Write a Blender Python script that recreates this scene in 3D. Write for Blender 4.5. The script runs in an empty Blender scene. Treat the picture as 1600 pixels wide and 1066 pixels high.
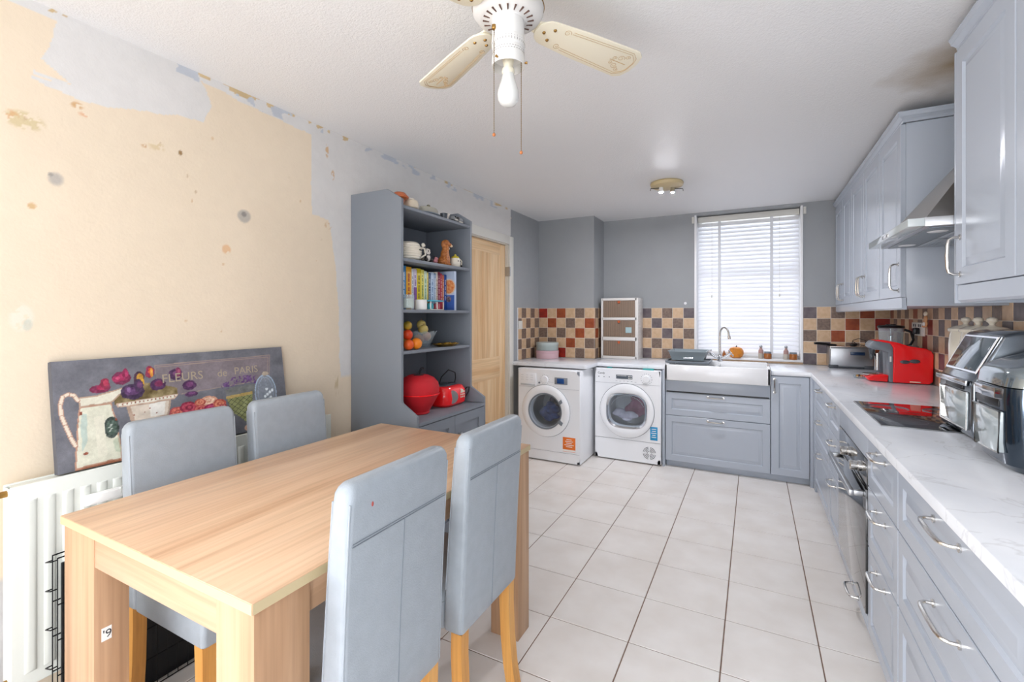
import bpy, bmesh, math, random
import numpy as np
from mathutils import Vector, Matrix
R = math.radians
PI = math.pi
rnd = random.Random(7)
scene = bpy.context.scene
COL = scene.collection

# ------------------------------------------------------------------ materials
def lin(c):
    if isinstance(c, str):
        c = tuple(int(c[i:i+2], 16)/255 for i in (0, 2, 4))
    return tuple((x/12.92 if x <= .04045 else ((x+.055)/1.055)**2.4) for x in c) + (1,)

def new_mat(name):
    m = bpy.data.materials.new(name); m.use_nodes = True
    nt = m.node_tree
    return m, nt, nt.nodes['Principled BSDF']

def mat(name, col, rough=.5, metal=0., spec=.5, coat=0., var=0., vscale=8., bump=0., bscale=60., emit=None, alpha=1., trans=0., ior=1.45, stretch=None, col2=None, detail=3):
    m, nt, b = new_mat(name)
    b.inputs['Base Color'].default_value = lin(col)
    b.inputs['Roughness'].default_value = rough
    b.inputs['Metallic'].default_value = metal
    b.inputs['Specular IOR Level'].default_value = spec
    b.inputs['Coat Weight'].default_value = coat
    b.inputs['Coat Roughness'].default_value = .08
    b.inputs['Alpha'].default_value = alpha
    b.inputs['Transmission Weight'].default_value = trans
    b.inputs['IOR'].default_value = ior
    if emit:
        b.inputs['Emission Color'].default_value = lin(emit[0]); b.inputs['Emission Strength'].default_value = emit[1]
    tc = nt.nodes.new('ShaderNodeTexCoord')
    mp = nt.nodes.new('ShaderNodeMapping'); nt.links.new(tc.outputs['Object'], mp.inputs[0])
    if stretch: mp.inputs['Scale'].default_value = stretch
    if var or col2:
        n = nt.nodes.new('ShaderNodeTexNoise'); n.inputs['Scale'].default_value = vscale; n.inputs['Detail'].default_value = detail
        nt.links.new(mp.outputs[0], n.inputs['Vector'])
        rp = nt.nodes.new('ShaderNodeValToRGB')
        c = lin(col)
        c2 = lin(col2) if col2 else tuple(max(0, x*(1-var)) for x in c[:3]) + (1,)
        rp.color_ramp.elements[0].position = .35; rp.color_ramp.elements[1].position = .68
        rp.color_ramp.elements[0].color = c2; rp.color_ramp.elements[1].color = c
        nt.links.new(n.outputs['Fac'], rp.inputs[0]); nt.links.new(rp.outputs[0], b.inputs['Base Color'])
    if bump:
        n = nt.nodes.new('ShaderNodeTexNoise'); n.inputs['Scale'].default_value = bscale; n.inputs['Detail'].default_value = 2
        nt.links.new(tc.outputs['Object'], n.inputs['Vector'])
        bp = nt.nodes.new('ShaderNodeBump'); bp.inputs['Strength'].default_value = bump; bp.inputs['Distance'].default_value = .004
        nt.links.new(n.outputs['Fac'], bp.inputs['Height']); nt.links.new(bp.outputs[0], b.inputs['Normal'])
    return m

def wood(name, c1, c2, c3, axis='Y', rough=.42, gs=1.0, spec=.4):
    m, nt, b = new_mat(name)
    b.inputs['Roughness'].default_value = rough; b.inputs['Specular IOR Level'].default_value = spec
    tc = nt.nodes.new('ShaderNodeTexCoord'); mp = nt.nodes.new('ShaderNodeMapping')
    nt.links.new(tc.outputs['Object'], mp.inputs[0])
    k = {'X': (.8, 14, 14), 'Y': (14, .8, 14), 'Z': (14, 14, .8)}[axis]
    mp.inputs['Scale'].default_value = tuple(v*gs for v in k)
    n = nt.nodes.new('ShaderNodeTexNoise'); n.inputs['Scale'].default_value = 1.; n.inputs['Detail'].default_value = 5; n.inputs['Distortion'].default_value = .6
    nt.links.new(mp.outputs[0], n.inputs['Vector'])
    rp = nt.nodes.new('ShaderNodeValToRGB'); e = rp.color_ramp.elements
    e[0].position = .3; e[0].color = lin(c2); e[1].position = .72; e[1].color = lin(c1)
    q = e.new(.52); q.color = lin(c3)
    nt.links.new(n.outputs['Fac'], rp.inputs[0])
    mp2 = nt.nodes.new('ShaderNodeMapping'); mp2.inputs['Scale'].default_value = tuple(v*gs*9 if v > 1 else v*3 for v in k)
    nt.links.new(tc.outputs['Object'], mp2.inputs[0])
    n2 = nt.nodes.new('ShaderNodeTexNoise'); n2.inputs['Scale'].default_value = 1.; n2.inputs['Detail'].default_value = 2
    nt.links.new(mp2.outputs[0], n2.inputs['Vector'])
    mx = nt.nodes.new('ShaderNodeMix'); mx.data_type = 'RGBA'; mx.blend_type = 'MULTIPLY'; mx.inputs[0].default_value = .35
    r2 = nt.nodes.new('ShaderNodeValToRGB'); r2.color_ramp.elements[0].position = .3; r2.color_ramp.elements[0].color = (.55, .5, .45, 1); r2.color_ramp.elements[1].position = .6
    nt.links.new(n2.outputs['Fac'], r2.inputs[0])
    nt.links.new(rp.outputs[0], mx.inputs[6]); nt.links.new(r2.outputs[0], mx.inputs[7])
    nt.links.new(mx.outputs[2], b.inputs['Base Color'])
    return m

def attr_mat(name, rough=.6, bump=0., bscale=80.):
    m, nt, b = new_mat(name)
    a = nt.nodes.new('ShaderNodeAttribute'); a.attribute_name = 'paint'
    nt.links.new(a.outputs['Color'], b.inputs['Base Color']); b.inputs['Roughness'].default_value = rough
    if bump:
        tc = nt.nodes.new('ShaderNodeTexCoord'); n = nt.nodes.new('ShaderNodeTexNoise'); n.inputs['Scale'].default_value = bscale
        nt.links.new(tc.outputs['Object'], n.inputs['Vector'])
        bp = nt.nodes.new('ShaderNodeBump'); bp.inputs['Strength'].default_value = bump; bp.inputs['Distance'].default_value = .004
        nt.links.new(n.outputs['Fac'], bp.inputs['Height']); nt.links.new(bp.outputs[0], b.inputs['Normal'])
    return m

def glass(name, tint='ffffff', alpha=.25, rough=.05):
    m, nt, b = new_mat(name)
    out = nt.nodes['Material Output']
    tr = nt.nodes.new('ShaderNodeBsdfTransparent'); tr.inputs[0].default_value = lin(tint)
    mx = nt.nodes.new('ShaderNodeMixShader'); mx.inputs[0].default_value = alpha
    b.inputs['Base Color'].default_value = lin(tint); b.inputs['Roughness'].default_value = rough; b.inputs['Specular IOR Level'].default_value = .8
    nt.links.new(tr.outputs[0], mx.inputs[1]); nt.links.new(b.outputs[0], mx.inputs[2]); nt.links.new(mx.outputs[0], out.inputs['Surface'])
    return m

def slat_mat(name):
    m, nt, b = new_mat(name)
    out = nt.nodes['Material Output']
    b.inputs['Base Color'].default_value = lin('f7f8fb'); b.inputs['Roughness'].default_value = .35
    t = nt.nodes.new('ShaderNodeBsdfTranslucent'); t.inputs[0].default_value = lin('f7f9ff')
    mx = nt.nodes.new('ShaderNodeMixShader'); mx.inputs[0].default_value = .08
    nt.links.new(b.outputs[0], mx.inputs[1]); nt.links.new(t.outputs[0], mx.inputs[2]); nt.links.new(mx.outputs[0], out.inputs['Surface'])
    return m

M = {}
M['cab'] = mat('cabinet_paint', 'b3bbc6', .24, coat=.15)
M['cabin'] = mat('cabinet_inner', '8f959c', .4)
M['hutch'] = mat('hutch_paint', '7d838b', .45)
M['wall'] = mat('grey_wall_paint', '9da0a2', .6, var=.05, vscale=3, bump=.08, bscale=120)
M['white'] = mat('white_gloss', 'f0f0f0', .3)
M['enamel'] = mat('appliance_enamel', 'f6f8fb', .22, coat=.3)
M['ceramic'] = mat('sink_ceramic', 'f1f2f3', .12, coat=.5)
M['chrome'] = mat('chrome', 'd9dadd', .12, 1.)
M['steel'] = mat('brushed_steel', 'b7b9bb', .3, 1., bump=.05, bscale=200)
M['nickel'] = mat('nickel_handle', 'd2cfca', .18, 1.)
M['black'] = mat('black_plastic', '17181b', .3)
M['blackgl'] = mat('black_glass', '121416', .05, coat=1.)
M['darkgrey'] = mat('dark_grey_plastic', '4a4f55', .3)
M['midgrey'] = mat('grey_plastic', '7c848c', .35)
M['red'] = mat('red_plastic', 'ff1c22', .18, coat=.5)
M['redmesh'] = mat('red_mesh', 'e0222f', .5, bump=.8, bscale=350, alpha=.82)
M['grout'] = mat('tile_grout', 'e6dccf', .8)
M['fgrout'] = mat('floor_grout', '80685a', .85)
M['ftile'] = mat('floor_tile', 'f0ece7', .30, var=.05, vscale=5, bump=.12, bscale=22, spec=.4, col2='e7e1da')
M['tbeige'] = mat('beige_tile', 'd3b594', .35, col2='c6a582', vscale=30)
M['tbrown'] = mat('brown_tile', '857062', .4, col2='6c5a50', vscale=60)
M['tslate'] = mat('slate_tile', '6d6263', .35, col2='564b50', vscale=22)
M['trust'] = mat('rust_tile', 'a1512e', .35, col2='8a3f22', vscale=25)
M['tred'] = mat('red_tile', '9c2a1c', .3, col2='7d1e16', vscale=25)
M['worktop'] = mat('marble_worktop', 'f0f3f7', .2, coat=.2, col2='dfe3e9', vscale=3, detail=8, stretch=(1.5, 1, 1))
M['pine'] = wood('pine', 'f6dab4', 'dfb383', 'ecc99c', 'Z', .5)
M['pineh'] = wood('pine_rail', 'f6dab4', 'dfb383', 'ecc99c', 'Y', .5)
M['oak'] = wood('table_oak', 'e6c7a8', 'cda583', 'dcb998', 'Y', .38, .6)
M['oakz'] = wood('table_oak_leg', 'cfab8a', 'a98362', 'c09a78', 'Z', .45, .7)
M['oakx'] = wood('table_oak_rail', 'd9b798', 'bb9474', 'cda888', 'X', .42, .7)
M['leg'] = wood('chair_leg_wood', 'e2ab62', 'cf9148', 'dba055', 'Z', .35)
M['batten'] = wood('batten_wood', 'dab17a', 'b98b54', 'cda069', 'X', .6)
M['leather'] = mat('grey_leather', 'a3abb2', .40, var=.07, vscale=30, bump=.15, bscale=260, spec=.5)
M['seam'] = mat('seam_thread', '7d858c', .6)
M['rad'] = mat('radiator_enamel', 'dfe2da', .35)
M['brass'] = mat('brass', 'a8834a', .35, 1.)
M['gold'] = mat('gold_metal', 'b08a35', .3, 1.)
M['trimw'] = mat('trim_white', 'dedcd4', .45)
M['cream'] = mat('cream_plastic', 'ece5cf', .35)
M['creamc'] = mat('cream_ceramic', 'e9e2d2', .2, coat=.4)
M['bulb'] = mat('bulb_glass', 'dddedb', .2)
M['spot_fill'] = mat('spot_fill_glow', 'f6f7f5', .2, emit=('f7f7ff', 8500.))  # glow added on the unlit spots to brighten the far end
M['fanwhite'] = mat('fan_white', 'dfdedb', .28)
M['glass'] = glass('clear_glass', 'f2f8fb', .17)
M['pane'] = glass('window_pane', 'ffffff', .06)
M['smoke'] = glass('smoked_door', 'b09a86', .55, .2)
M['drumglass'] = glass('drum_glass', 'e2e8ee', .12, .04)
M['slat'] = slat_mat('blind_slat')
M['orange'] = mat('orange_peel', 'ef8a1c', .4, bump=.2, bscale=150, var=.1)
M['amber'] = mat('amber_jar', 'a4622c', .2, coat=.4)
M['artist'] = attr_mat('canvas_paint', .65, .15, 300)
M['edge'] = mat('canvas_edge', '55565c', .7)
M['plaster'] = attr_mat('left_wall_plaster', .7, .15, 90)
M['teal'] = mat('teal_plastic', '3fb4b0', .4)
M['wire'] = mat('crate_wire', '1c1c1e', .35, .6)
M['paper'] = mat('paper_white', 'f4f3ef', .6)
M['ink'] = mat('dark_ink', '3a3b40', .6)

# pale grey veins running through the worktop
_nt = M['worktop'].node_tree; _b = _nt.nodes['Principled BSDF']; _base = _b.inputs['Base Color'].links[0].from_socket
_tc = _nt.nodes.new('ShaderNodeTexCoord'); _n = _nt.nodes.new('ShaderNodeTexNoise'); _n.inputs['Scale'].default_value = 2.6; _n.inputs['Detail'].default_value = 5; _n.inputs['Distortion'].default_value = 1.2
_nt.links.new(_tc.outputs['Object'], _n.inputs['Vector'])
_r = _nt.nodes.new('ShaderNodeValToRGB'); _e = _r.color_ramp.elements; _e[0].position = .488; _e[0].color = (1, 1, 1, 1); _e[1].position = .512; _e[1].color = (1, 1, 1, 1); _q = _e.new(.5); _q.color = (.70, .69, .68, 1)
_nt.links.new(_n.outputs['Fac'], _r.inputs[0])
_mx = _nt.nodes.new('ShaderNodeMix'); _mx.data_type = 'RGBA'; _mx.blend_type = 'MULTIPLY'; _mx.inputs[0].default_value = .45
_nt.links.new(_base, _mx.inputs[6]); _nt.links.new(_r.outputs[0], _mx.inputs[7]); _nt.links.new(_mx.outputs[2], _b.inputs['Base Color'])

# ceiling: textured coating with a brown patch near the tall cabinets
def ceiling_mat():
    m, nt, b = new_mat('ceiling_artex')
    b.inputs['Roughness'].default_value = .5; b.inputs['Specular IOR Level'].default_value = .35
    tc = nt.nodes.new('ShaderNodeTexCoord')
    n = nt.nodes.new('ShaderNodeTexNoise'); n.inputs['Scale'].default_value = 75; n.inputs['Detail'].default_value = 3
    v = nt.nodes.new('ShaderNodeTexNoise'); v.inputs['Scale'].default_value = 170; v.inputs['Detail'].default_value = 1
    ad = nt.nodes.new('ShaderNodeMath'); ad.operation = 'ADD'
    nt.links.new(tc.outputs['Object'], n.inputs['Vector']); nt.links.new(tc.outputs['Object'], v.inputs['Vector'])
    nt.links.new(n.outputs['Fac'], ad.inputs[0]); nt.links.new(v.outputs['Fac'], ad.inputs[1])
    bp = nt.nodes.new('ShaderNodeBump'); bp.inputs['Strength'].default_value = .38; bp.inputs['Distance'].default_value = .004
    nt.links.new(ad.outputs[0], bp.inputs['Height']); nt.links.new(bp.outputs[0], b.inputs['Normal'])
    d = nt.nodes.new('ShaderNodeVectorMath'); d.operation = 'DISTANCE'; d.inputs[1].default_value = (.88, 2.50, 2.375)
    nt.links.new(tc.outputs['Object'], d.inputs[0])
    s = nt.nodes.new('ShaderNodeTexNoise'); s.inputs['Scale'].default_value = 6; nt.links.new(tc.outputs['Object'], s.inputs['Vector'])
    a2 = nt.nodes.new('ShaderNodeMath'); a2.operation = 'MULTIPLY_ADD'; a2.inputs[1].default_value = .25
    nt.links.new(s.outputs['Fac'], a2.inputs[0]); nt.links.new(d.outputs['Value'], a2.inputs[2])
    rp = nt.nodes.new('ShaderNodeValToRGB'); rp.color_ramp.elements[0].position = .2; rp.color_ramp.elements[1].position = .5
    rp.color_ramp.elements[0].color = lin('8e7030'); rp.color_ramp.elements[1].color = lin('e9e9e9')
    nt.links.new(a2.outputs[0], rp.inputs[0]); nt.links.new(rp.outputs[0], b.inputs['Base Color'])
    return m
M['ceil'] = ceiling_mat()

# ------------------------------------------------------------------ mesh helper
class MB:
    def __init__(s): s.bm = bmesh.new()
    def _merge(s, tmp, mi=0, mtx=None):
        if mtx is not None: bmesh.ops.transform(tmp, matrix=mtx, verts=tmp.verts)
        for f in tmp.faces: f.material_index = mi
        me = bpy.data.meshes.new('t'); tmp.to_mesh(me); tmp.free(); s.bm.from_mesh(me); bpy.data.meshes.remove(me)
        return s
    def box(s, x0, x1, y0, y1, z0, z1, bev=0., mi=0, seg=2, mtx=None):
        t = bmesh.new()
        x0, x1 = min(x0, x1), max(x0, x1); y0, y1 = min(y0, y1), max(y0, y1); z0, z1 = min(z0, z1), max(z0, z1)
        v = [t.verts.new(p) for p in ((x0,y0,z0),(x1,y0,z0),(x1,y1,z0),(x0,y1,z0),(x0,y0,z1),(x1,y0,z1),(x1,y1,z1),(x0,y1,z1))]
        for f in ((3,2,1,0),(4,5,6,7),(0,1,5,4),(1,2,6,5),(2,3,7,6),(3,0,4,7)): t.faces.new([v[i] for i in f])
        if bev > 0:
            bev = min(bev, .49*min(x1-x0, y1-y0, z1-z0))
            bmesh.ops.bevel(t, geom=list(t.edges), offset=bev, segments=seg, profile=.5, affect='EDGES')
        return s._merge(t, mi, mtx)
    def prism(s, pts, a0, a1, axis='Z', bev=0., mi=0, seg=2, mtx=None):
        t = bmesh.new()
        def P(p, a): return {'Z': (p[0], p[1], a), 'Y': (p[0], a, p[1]), 'X': (a, p[0], p[1])}[axis]
        lo = [t.verts.new(P(p, a0)) for p in pts]; hi = [t.verts.new(P(p, a1)) for p in pts]
        t.faces.new(lo[::-1]); t.faces.new(hi)
        n = len(pts)
        for i in range(n): t.faces.new((lo[i], lo[(i+1) % n], hi[(i+1) % n], hi[i]))
        bmesh.ops.recalc_face_normals(t, faces=list(t.faces))
        if bev > 0: bmesh.ops.bevel(t, geom=list(t.edges), offset=bev, segments=seg, profile=.5, affect='EDGES')
        return s._merge(t, mi, mtx)
    def lathe(s, prof, c=(0,0,0), axis='Z', n=28, mi=0, close=False, mtx=None, sx=1., sy=1.):
        t = bmesh.new(); rings = []
        for r, h in prof:
            if r < 1e-6:
                ring = [t.verts.new((0, 0, h))]
            else:
                ring = [t.verts.new((r*math.cos(2*PI*k/n)*sx, r*math.sin(2*PI*k/n)*sy, h)) for k in range(n)]
            rings.append(ring)
        for a, b in zip(rings, rings[1:]):
            if len(a) == 1 and len(b) == 1: continue
            for k in range(n):
                if len(a) == 1: t.faces.new((a[0], b[k], b[(k+1) % n]))
                elif len(b) == 1: t.faces.new((a[k], a[(k+1) % n], b[0]))
                else: t.faces.new((a[k], a[(k+1) % n], b[(k+1) % n], b[k]))
        bmesh.ops.recalc_face_normals(t, faces=list(t.faces))
        m = {'Z': Matrix(), 'X': Matrix.Rotation(PI/2, 4, 'Y'), 'Y': Matrix.Rotation(-PI/2, 4, 'X')}[axis]
        m = Matrix.Translation(c) @ m
        if mtx is not None: m = mtx @ m
        return s._merge(t, mi, m)
    def cyl(s, c, r, h, axis='Z', n=24, mi=0, r2=None, mtx=None, ch=0.):
        r2 = r if r2 is None else r2
        if ch: p = [(0,0),(r-ch,0),(r,ch),(r2,h-ch),(r2-ch,h),(0,h)]
        else: p = [(0,0),(r,0),(r2,h),(0,h)]
        return s.lathe(p, c, axis, n, mi, mtx=mtx)
    def ell(s, c, rx, ry, rz, mi=0, n=20, mtx=None):
        t = bmesh.new(); bmesh.ops.create_uvsphere(t, u_segments=n, v_segments=max(8, n//2+2), radius=1.)
        m = Matrix.Translation(c) @ Matrix.Diagonal((rx, ry, rz, 1))
        if mtx is not None: m = mtx @ m
        return s._merge(t, mi, m)
    def tube(s, pts, r, n=8, mi=0, closed=False, mtx=None):
        t = bmesh.new(); pts = [Vector(p) for p in pts]; N = len(pts); rings = []
        up = None
        for i, p in enumerate(pts):
            a = pts[i-1] if (i > 0 or closed) else p; b = pts[(i+1) % N] if (i < N-1 or closed) else p
            d = (b-a).normalized() if (b-a).length > 1e-9 else Vector((0,0,1))
            if up is None: up = Vector((0,0,1)) if abs(d.z) < .9 else Vector((1,0,0))
            x = (up - d*up.dot(d))
            if x.length < 1e-5: x = Vector((1,0,0)) - d*d.x
            x.normalize(); y = d.cross(x); up = x
            rr = r[i] if isinstance(r, (list, tuple)) else r
            rings.append([t.verts.new(p + (x*math.cos(2*PI*k/n) + y*math.sin(2*PI*k/n))*rr) for k in range(n)])
        rng = range(N) if closed else range(N-1)
        for i in rng:
            a, b = rings[i], rings[(i+1) % N]
            for k in range(n): t.faces.new((a[k], a[(k+1) % n], b[(k+1) % n], b[k]))
        if not closed: t.faces.new(rings[0][::-1]); t.faces.new(rings[-1])
        bmesh.ops.recalc_face_normals(t, faces=list(t.faces))
        return s._merge(t, mi, mtx)
    def loft(s, rings, mi=0, caps=True, mtx=None):
        t = bmesh.new(); vs = [[t.verts.new(p) for p in r] for r in rings]; n = len(vs[0])
        for a, b in zip(vs, vs[1:]):
            for k in range(n): t.faces.new((a[k], a[(k+1) % n], b[(k+1) % n], b[k]))
        if caps: t.faces.new(vs[0][::-1]); t.faces.new(vs[-1])
        bmesh.ops.recalc_face_normals(t, faces=list(t.faces))
        return s._merge(t, mi, mtx)
    def quad(s, pts, mi=0):
        f = s.bm.faces.new([s.bm.verts.new(p) for p in pts]); f.material_index = mi; return s
    def panel(s, o, U, V, N, w, h, t=.02, frame=.055, raised=True, mi=0):
        """a framed door or drawer front: nested rectangles with a routed groove"""
        o, U, V, N = Vector(o), Vector(U), Vector(V), Vector(N)
        if raised:
            fr = min(frame, .3*min(w, h))
            prof = [(0, 0), (0, t-.002), (.002, t), (fr, t), (fr+.006, t-.008), (fr+.010, t-.008), (fr+.03 if fr > .03 else fr+.018, t-.001), (fr+.034 if fr > .03 else fr+.022, t-.001)]
        else:
            prof = [(0, 0), (0, t-.001), (.001, t), (frame, t), (frame+.002, t-.009), (frame+.006, t-.009)]
        rings = []
        for i, d in prof:
            i = min(i, .49*min(w, h))
            rings.append([o+U*i+V*i+N*d, o+U*(w-i)+V*i+N*d, o+U*(w-i)+V*(h-i)+N*d, o+U*i+V*(h-i)+N*d])
        return s.loft(rings, mi)
    def build(s, name, mats, parent=None, org=None, smooth=True, ang=35, local=False):
        me = bpy.data.meshes.new(name)
        po = parent_org(parent) if parent is not None else Vector((0,0,0))
        org = po if org is None else Vector(org)
        if local: po = org = Vector((0,0,0))
        bmesh.ops.translate(s.bm, verts=s.bm.verts, vec=-org)
        s.bm.to_mesh(me); s.bm.free()
        mats = mats if isinstance(mats, (list, tuple)) else [mats]
        for m in mats: me.materials.append(M[m] if isinstance(m, str) else m)
        if smooth:
            me.polygons.foreach_set('use_smooth', [True]*len(me.polygons))
            me.set_sharp_from_angle(angle=R(ang))
        o = bpy.data.objects.new(name, me); COL.objects.link(o)
        if parent is not None: o.parent = parent
        o.location = org-po
        return o

def parent_org(p):
    v = Vector((0,0,0))
    while p is not None:
        v += Vector(p.location); p = p.parent
    return v

def tag(o, label=None, cat=None, group=None, kind=None):
    if label: o['label'] = label
    if cat: o['category'] = cat
    if group: o['group'] = group
    if kind: o['kind'] = kind
    return o
def thing(name, label, cat, loc, group=None):
    o = bpy.data.objects.new(name, None); COL.objects.link(o); o.location = loc; o.empty_display_size = .05
    return tag(o, label, cat, group)
def struct(mb, name, mats, parent=None, **k):
    o = mb.build(name, mats, parent, **k)
    if parent is None: tag(o, kind='structure')
    return o
def single(mb, name, mats, label, cat, group=None, org=None, **k):
    if org is None:
        bm = mb.bm; xs = [v.co for v in bm.verts]
        org = (sum(c.x for c in xs)/len(xs), sum(c.y for c in xs)/len(xs), min(c.z for c in xs))
    o = mb.build(name, mats, None, org=org, **k)
    return tag(o, label, cat, group)
def copy_tree(o, parent=None):
    c = o.copy(); COL.objects.link(c); c.parent = parent
    for ch in list(o.children): copy_tree(ch, c)
    return c

def text(name, s, size, o, U, V, m, parent, extr=.0006, label=None, align='LEFT'):
    cu = bpy.data.curves.new('txt', 'FONT'); cu.body = s; cu.size = size; cu.extrude = extr; cu.resolution_u = 3; cu.align_x = align
    ob = bpy.data.objects.new('txt', cu); COL.objects.link(ob)
    dg = bpy.context.evaluated_depsgraph_get(); dg.update()
    me = bpy.data.meshes.new_from_object(ob.evaluated_get(dg))
    bpy.data.objects.remove(ob); bpy.data.curves.remove(cu)
    U, V = Vector(U), Vector(V); N = U.cross(V)
    m4 = Matrix(((U.x,V.x,N.x,o[0]),(U.y,V.y,N.y,o[1]),(U.z,V.z,N.z,o[2]),(0,0,0,1)))
    me.transform(Matrix.Translation(-parent_org(parent)) @ m4)
    me.materials.clear(); me.materials.append(M[m])
    ob = bpy.data.objects.new(name, me); COL.objects.link(ob); ob.parent = parent
    if label: ob['label'] = label
    return ob

def arc(c, r, a0, a1, n, plane='XZ'):
    out = []
    for k in range(n+1):
        a = R(a0+(a1-a0)*k/n); p, q = r*math.cos(a), r*math.sin(a)
        out.append({'XZ': (c[0]+p, c[1], c[2]+q), 'YZ': (c[0], c[1]+p, c[2]+q), 'XY': (c[0]+p, c[1]+q, c[2])}[plane])
    return out

def handle(A, B, N, out=.032, r=.0055, parent=None, m='nickel', name='handle'):
    """bow handle on two round feet between A and B, standing off along N"""
    A, B, N = Vector(A), Vector(B), Vector(N); D = (B-A).normalized(); L = (B-A).length
    mb = MB()
    pts = [A, A+N*out*.55, A+N*out*.9+D*L*.06, A+N*out+D*L*.18, A+N*out*1.04+D*L*.5, A+N*out+D*L*.82, A+N*out*.9+D*L*.94, B+N*out*.55, B]
    mb.tube(pts, [r*1.0, r*.8, r*.9, r*1.05, r*1.15, r*1.05, r*.9, r*.8, r*1.0], 8)
    for P in (A, B):
        mb.tube([P, P+N*.004, P+N*.0045], [r*1.9, r*1.9, r*1.2], 12)
    return mb.build(name, m, parent)

def blob(name, ells, m, parent=None, vox=.004, label=None, org=None, cat=None, group=None, smooth_it=4):
    """one continuous body grown from overlapping ellipsoids"""
    mb = MB()
    for e in ells:
        c, r = e[0], e[1]
        r = r if isinstance(r, (tuple, list)) else (r, r, r)
        mb.ell(c, *r, n=16, mtx=None)
    if parent is None:
        o = single(mb, name, m, label, cat, group, org=org)
    else:
        o = mb.build(name, m, parent)
        if label: o['label'] = label
    rm = o.modifiers.new('r', 'REMESH'); rm.mode = 'VOXEL'; rm.voxel_size = vox; rm.use_smooth_shade = True
    sm = o.modifiers.new('s', 'SMOOTH'); sm.iterations = smooth_it; sm.factor = .5
    dg = bpy.context.evaluated_depsgraph_get(); dg.update()
    me = bpy.data.meshes.new_from_object(o.evaluated_get(dg)); o.modifiers.clear(); o.data = me
    return o

# ------------------------------------------------------------------ dimensions
XL, XR, YB, YK, XB, ZC = -2.095, 1.034, 4.627, 4.98, -1.467, 2.375
YR = -3.3
WT = .8945          # worktop top
WX, WY = .392, 4.275 # worktop front edges
TP = .105

# ------------------------------------------------------------------ setting
# floor with individual tile faces
mb = MB(); mb.box(XL-.15, XR+.15, YR-.15, YK+.2, -.08, -.0025)
ax, ay, X0, Y0 = .3456, .3379, -.8035, 1.901
for i in range(-5, 7):
    for j in range(-17, 11):
        x0, x1 = X0+ax*i+.0022, X0+ax*(i+1)-.0022; y0, y1 = Y0+ay*j+.0022, Y0+ay*(j+1)-.0022
        x0, x1 = max(x0, XL-.01), min(x1, XR+.01); y0, y1 = max(y0, YR-.01), min(y1, YK+.01)
        if x1-x0 < .01 or y1-y0 < .01: continue
        e = .0016
        mb.loft([[(x0,y0,-.0025),(x1,y0,-.0025),(x1,y1,-.0025),(x0,y1,-.0025)], [(x0+e*.4,y0+e*.4,-.0008),(x1-e*.4,y0+e*.4,-.0008),(x1-e*.4,y1-e*.4,-.0008),(x0+e*.4,y1-e*.4,-.0008)], [(x0+e,y0+e,0),(x1-e,y0+e,0),(x1-e,y1-e,0),(x0+e,y1-e,0)]], mi=1)
struct(mb, 'floor', ['fgrout', 'ftile'])
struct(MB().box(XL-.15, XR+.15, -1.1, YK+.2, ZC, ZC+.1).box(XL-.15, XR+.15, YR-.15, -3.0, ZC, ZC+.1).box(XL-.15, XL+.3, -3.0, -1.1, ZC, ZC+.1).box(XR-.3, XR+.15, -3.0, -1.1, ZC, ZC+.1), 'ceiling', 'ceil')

# left wall: painted plaster with filler patches, door opening cut out
DY0, DY1, DZ = 3.155, 3.925, 2.03
def poly_mask(P, Y, Z):
    ins = np.zeros(Y.shape, bool); n = len(P)
    for i in range(n):
        (y1, z1), (y2, z2) = P[i], P[(i+1) % n]
        c = ((z1 > Z) != (z2 > Z)) & (Y < (y2-y1)*(Z-z1)/((z2-z1) if z2 != z1 else 1e-9)+y1)
        ins ^= c
    return ins
def vnoise(Y, Z, sc, seed):
    g = np.random.RandomState(seed).rand(64, 64); y, z = Y*sc+11.3, Z*sc+7.7
    i, j = np.floor(y).astype(int), np.floor(z).astype(int); f, h = y-i, z-j; f = f*f*(3-2*f); h = h*h*(3-2*h)
    G = lambda a, b: g[a % 64, b % 64]
    return (G(i,j)*(1-f)+G(i+1,j)*f)*(1-h)+(G(i,j+1)*(1-f)+G(i+1,j+1)*f)*h
def fbm(Y, Z, sc, seed): return sum(vnoise(Y, Z, sc*2**k, seed+k)/2**(k+1) for k in range(4))
def grid_mesh(name, ys, zs, fn, col, m, skip=None, parent=None, org=(0,0,0)):
    ny, nz = len(ys), len(zs); Y, Z = np.meshgrid(ys, zs, indexing='ij')
    P = fn(Y, Z).reshape(-1, 3) - np.array(org)
    idx = np.arange(ny*nz).reshape(ny, nz)
    q = np.stack([idx[:-1,:-1], idx[1:,:-1], idx[1:,1:], idx[:-1,1:]], -1).reshape(-1, 4)
    if skip is not None:
        yc = (Y[:-1,:-1]+Y[1:,1:])/2; zc = (Z[:-1,:-1]+Z[1:,1:])/2
        q = q[~skip(yc, zc).reshape(-1)]
    me = bpy.data.meshes.new(name); me.from_pydata(P.tolist(), [], q.tolist()); me.update()
    C = col(Y, Z).reshape(-1, 3)
    C = np.where(C <= .04045, C/12.92, ((C+.055)/1.055)**2.4)
    at = me.color_attributes.new('paint', 'FLOAT_COLOR', 'POINT')
    at.data.foreach_set('color', np.concatenate([C, np.ones((len(C), 1))], 1).astype('f').ravel())
    me.materials.append(M[m]); o = bpy.data.objects.new(name, me); COL.objects.link(o)
    if parent is not None: o.parent = parent
    return o
def H(s): return np.array([int(s[i:i+2], 16)/255 for i in (0, 2, 4)])
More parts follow.
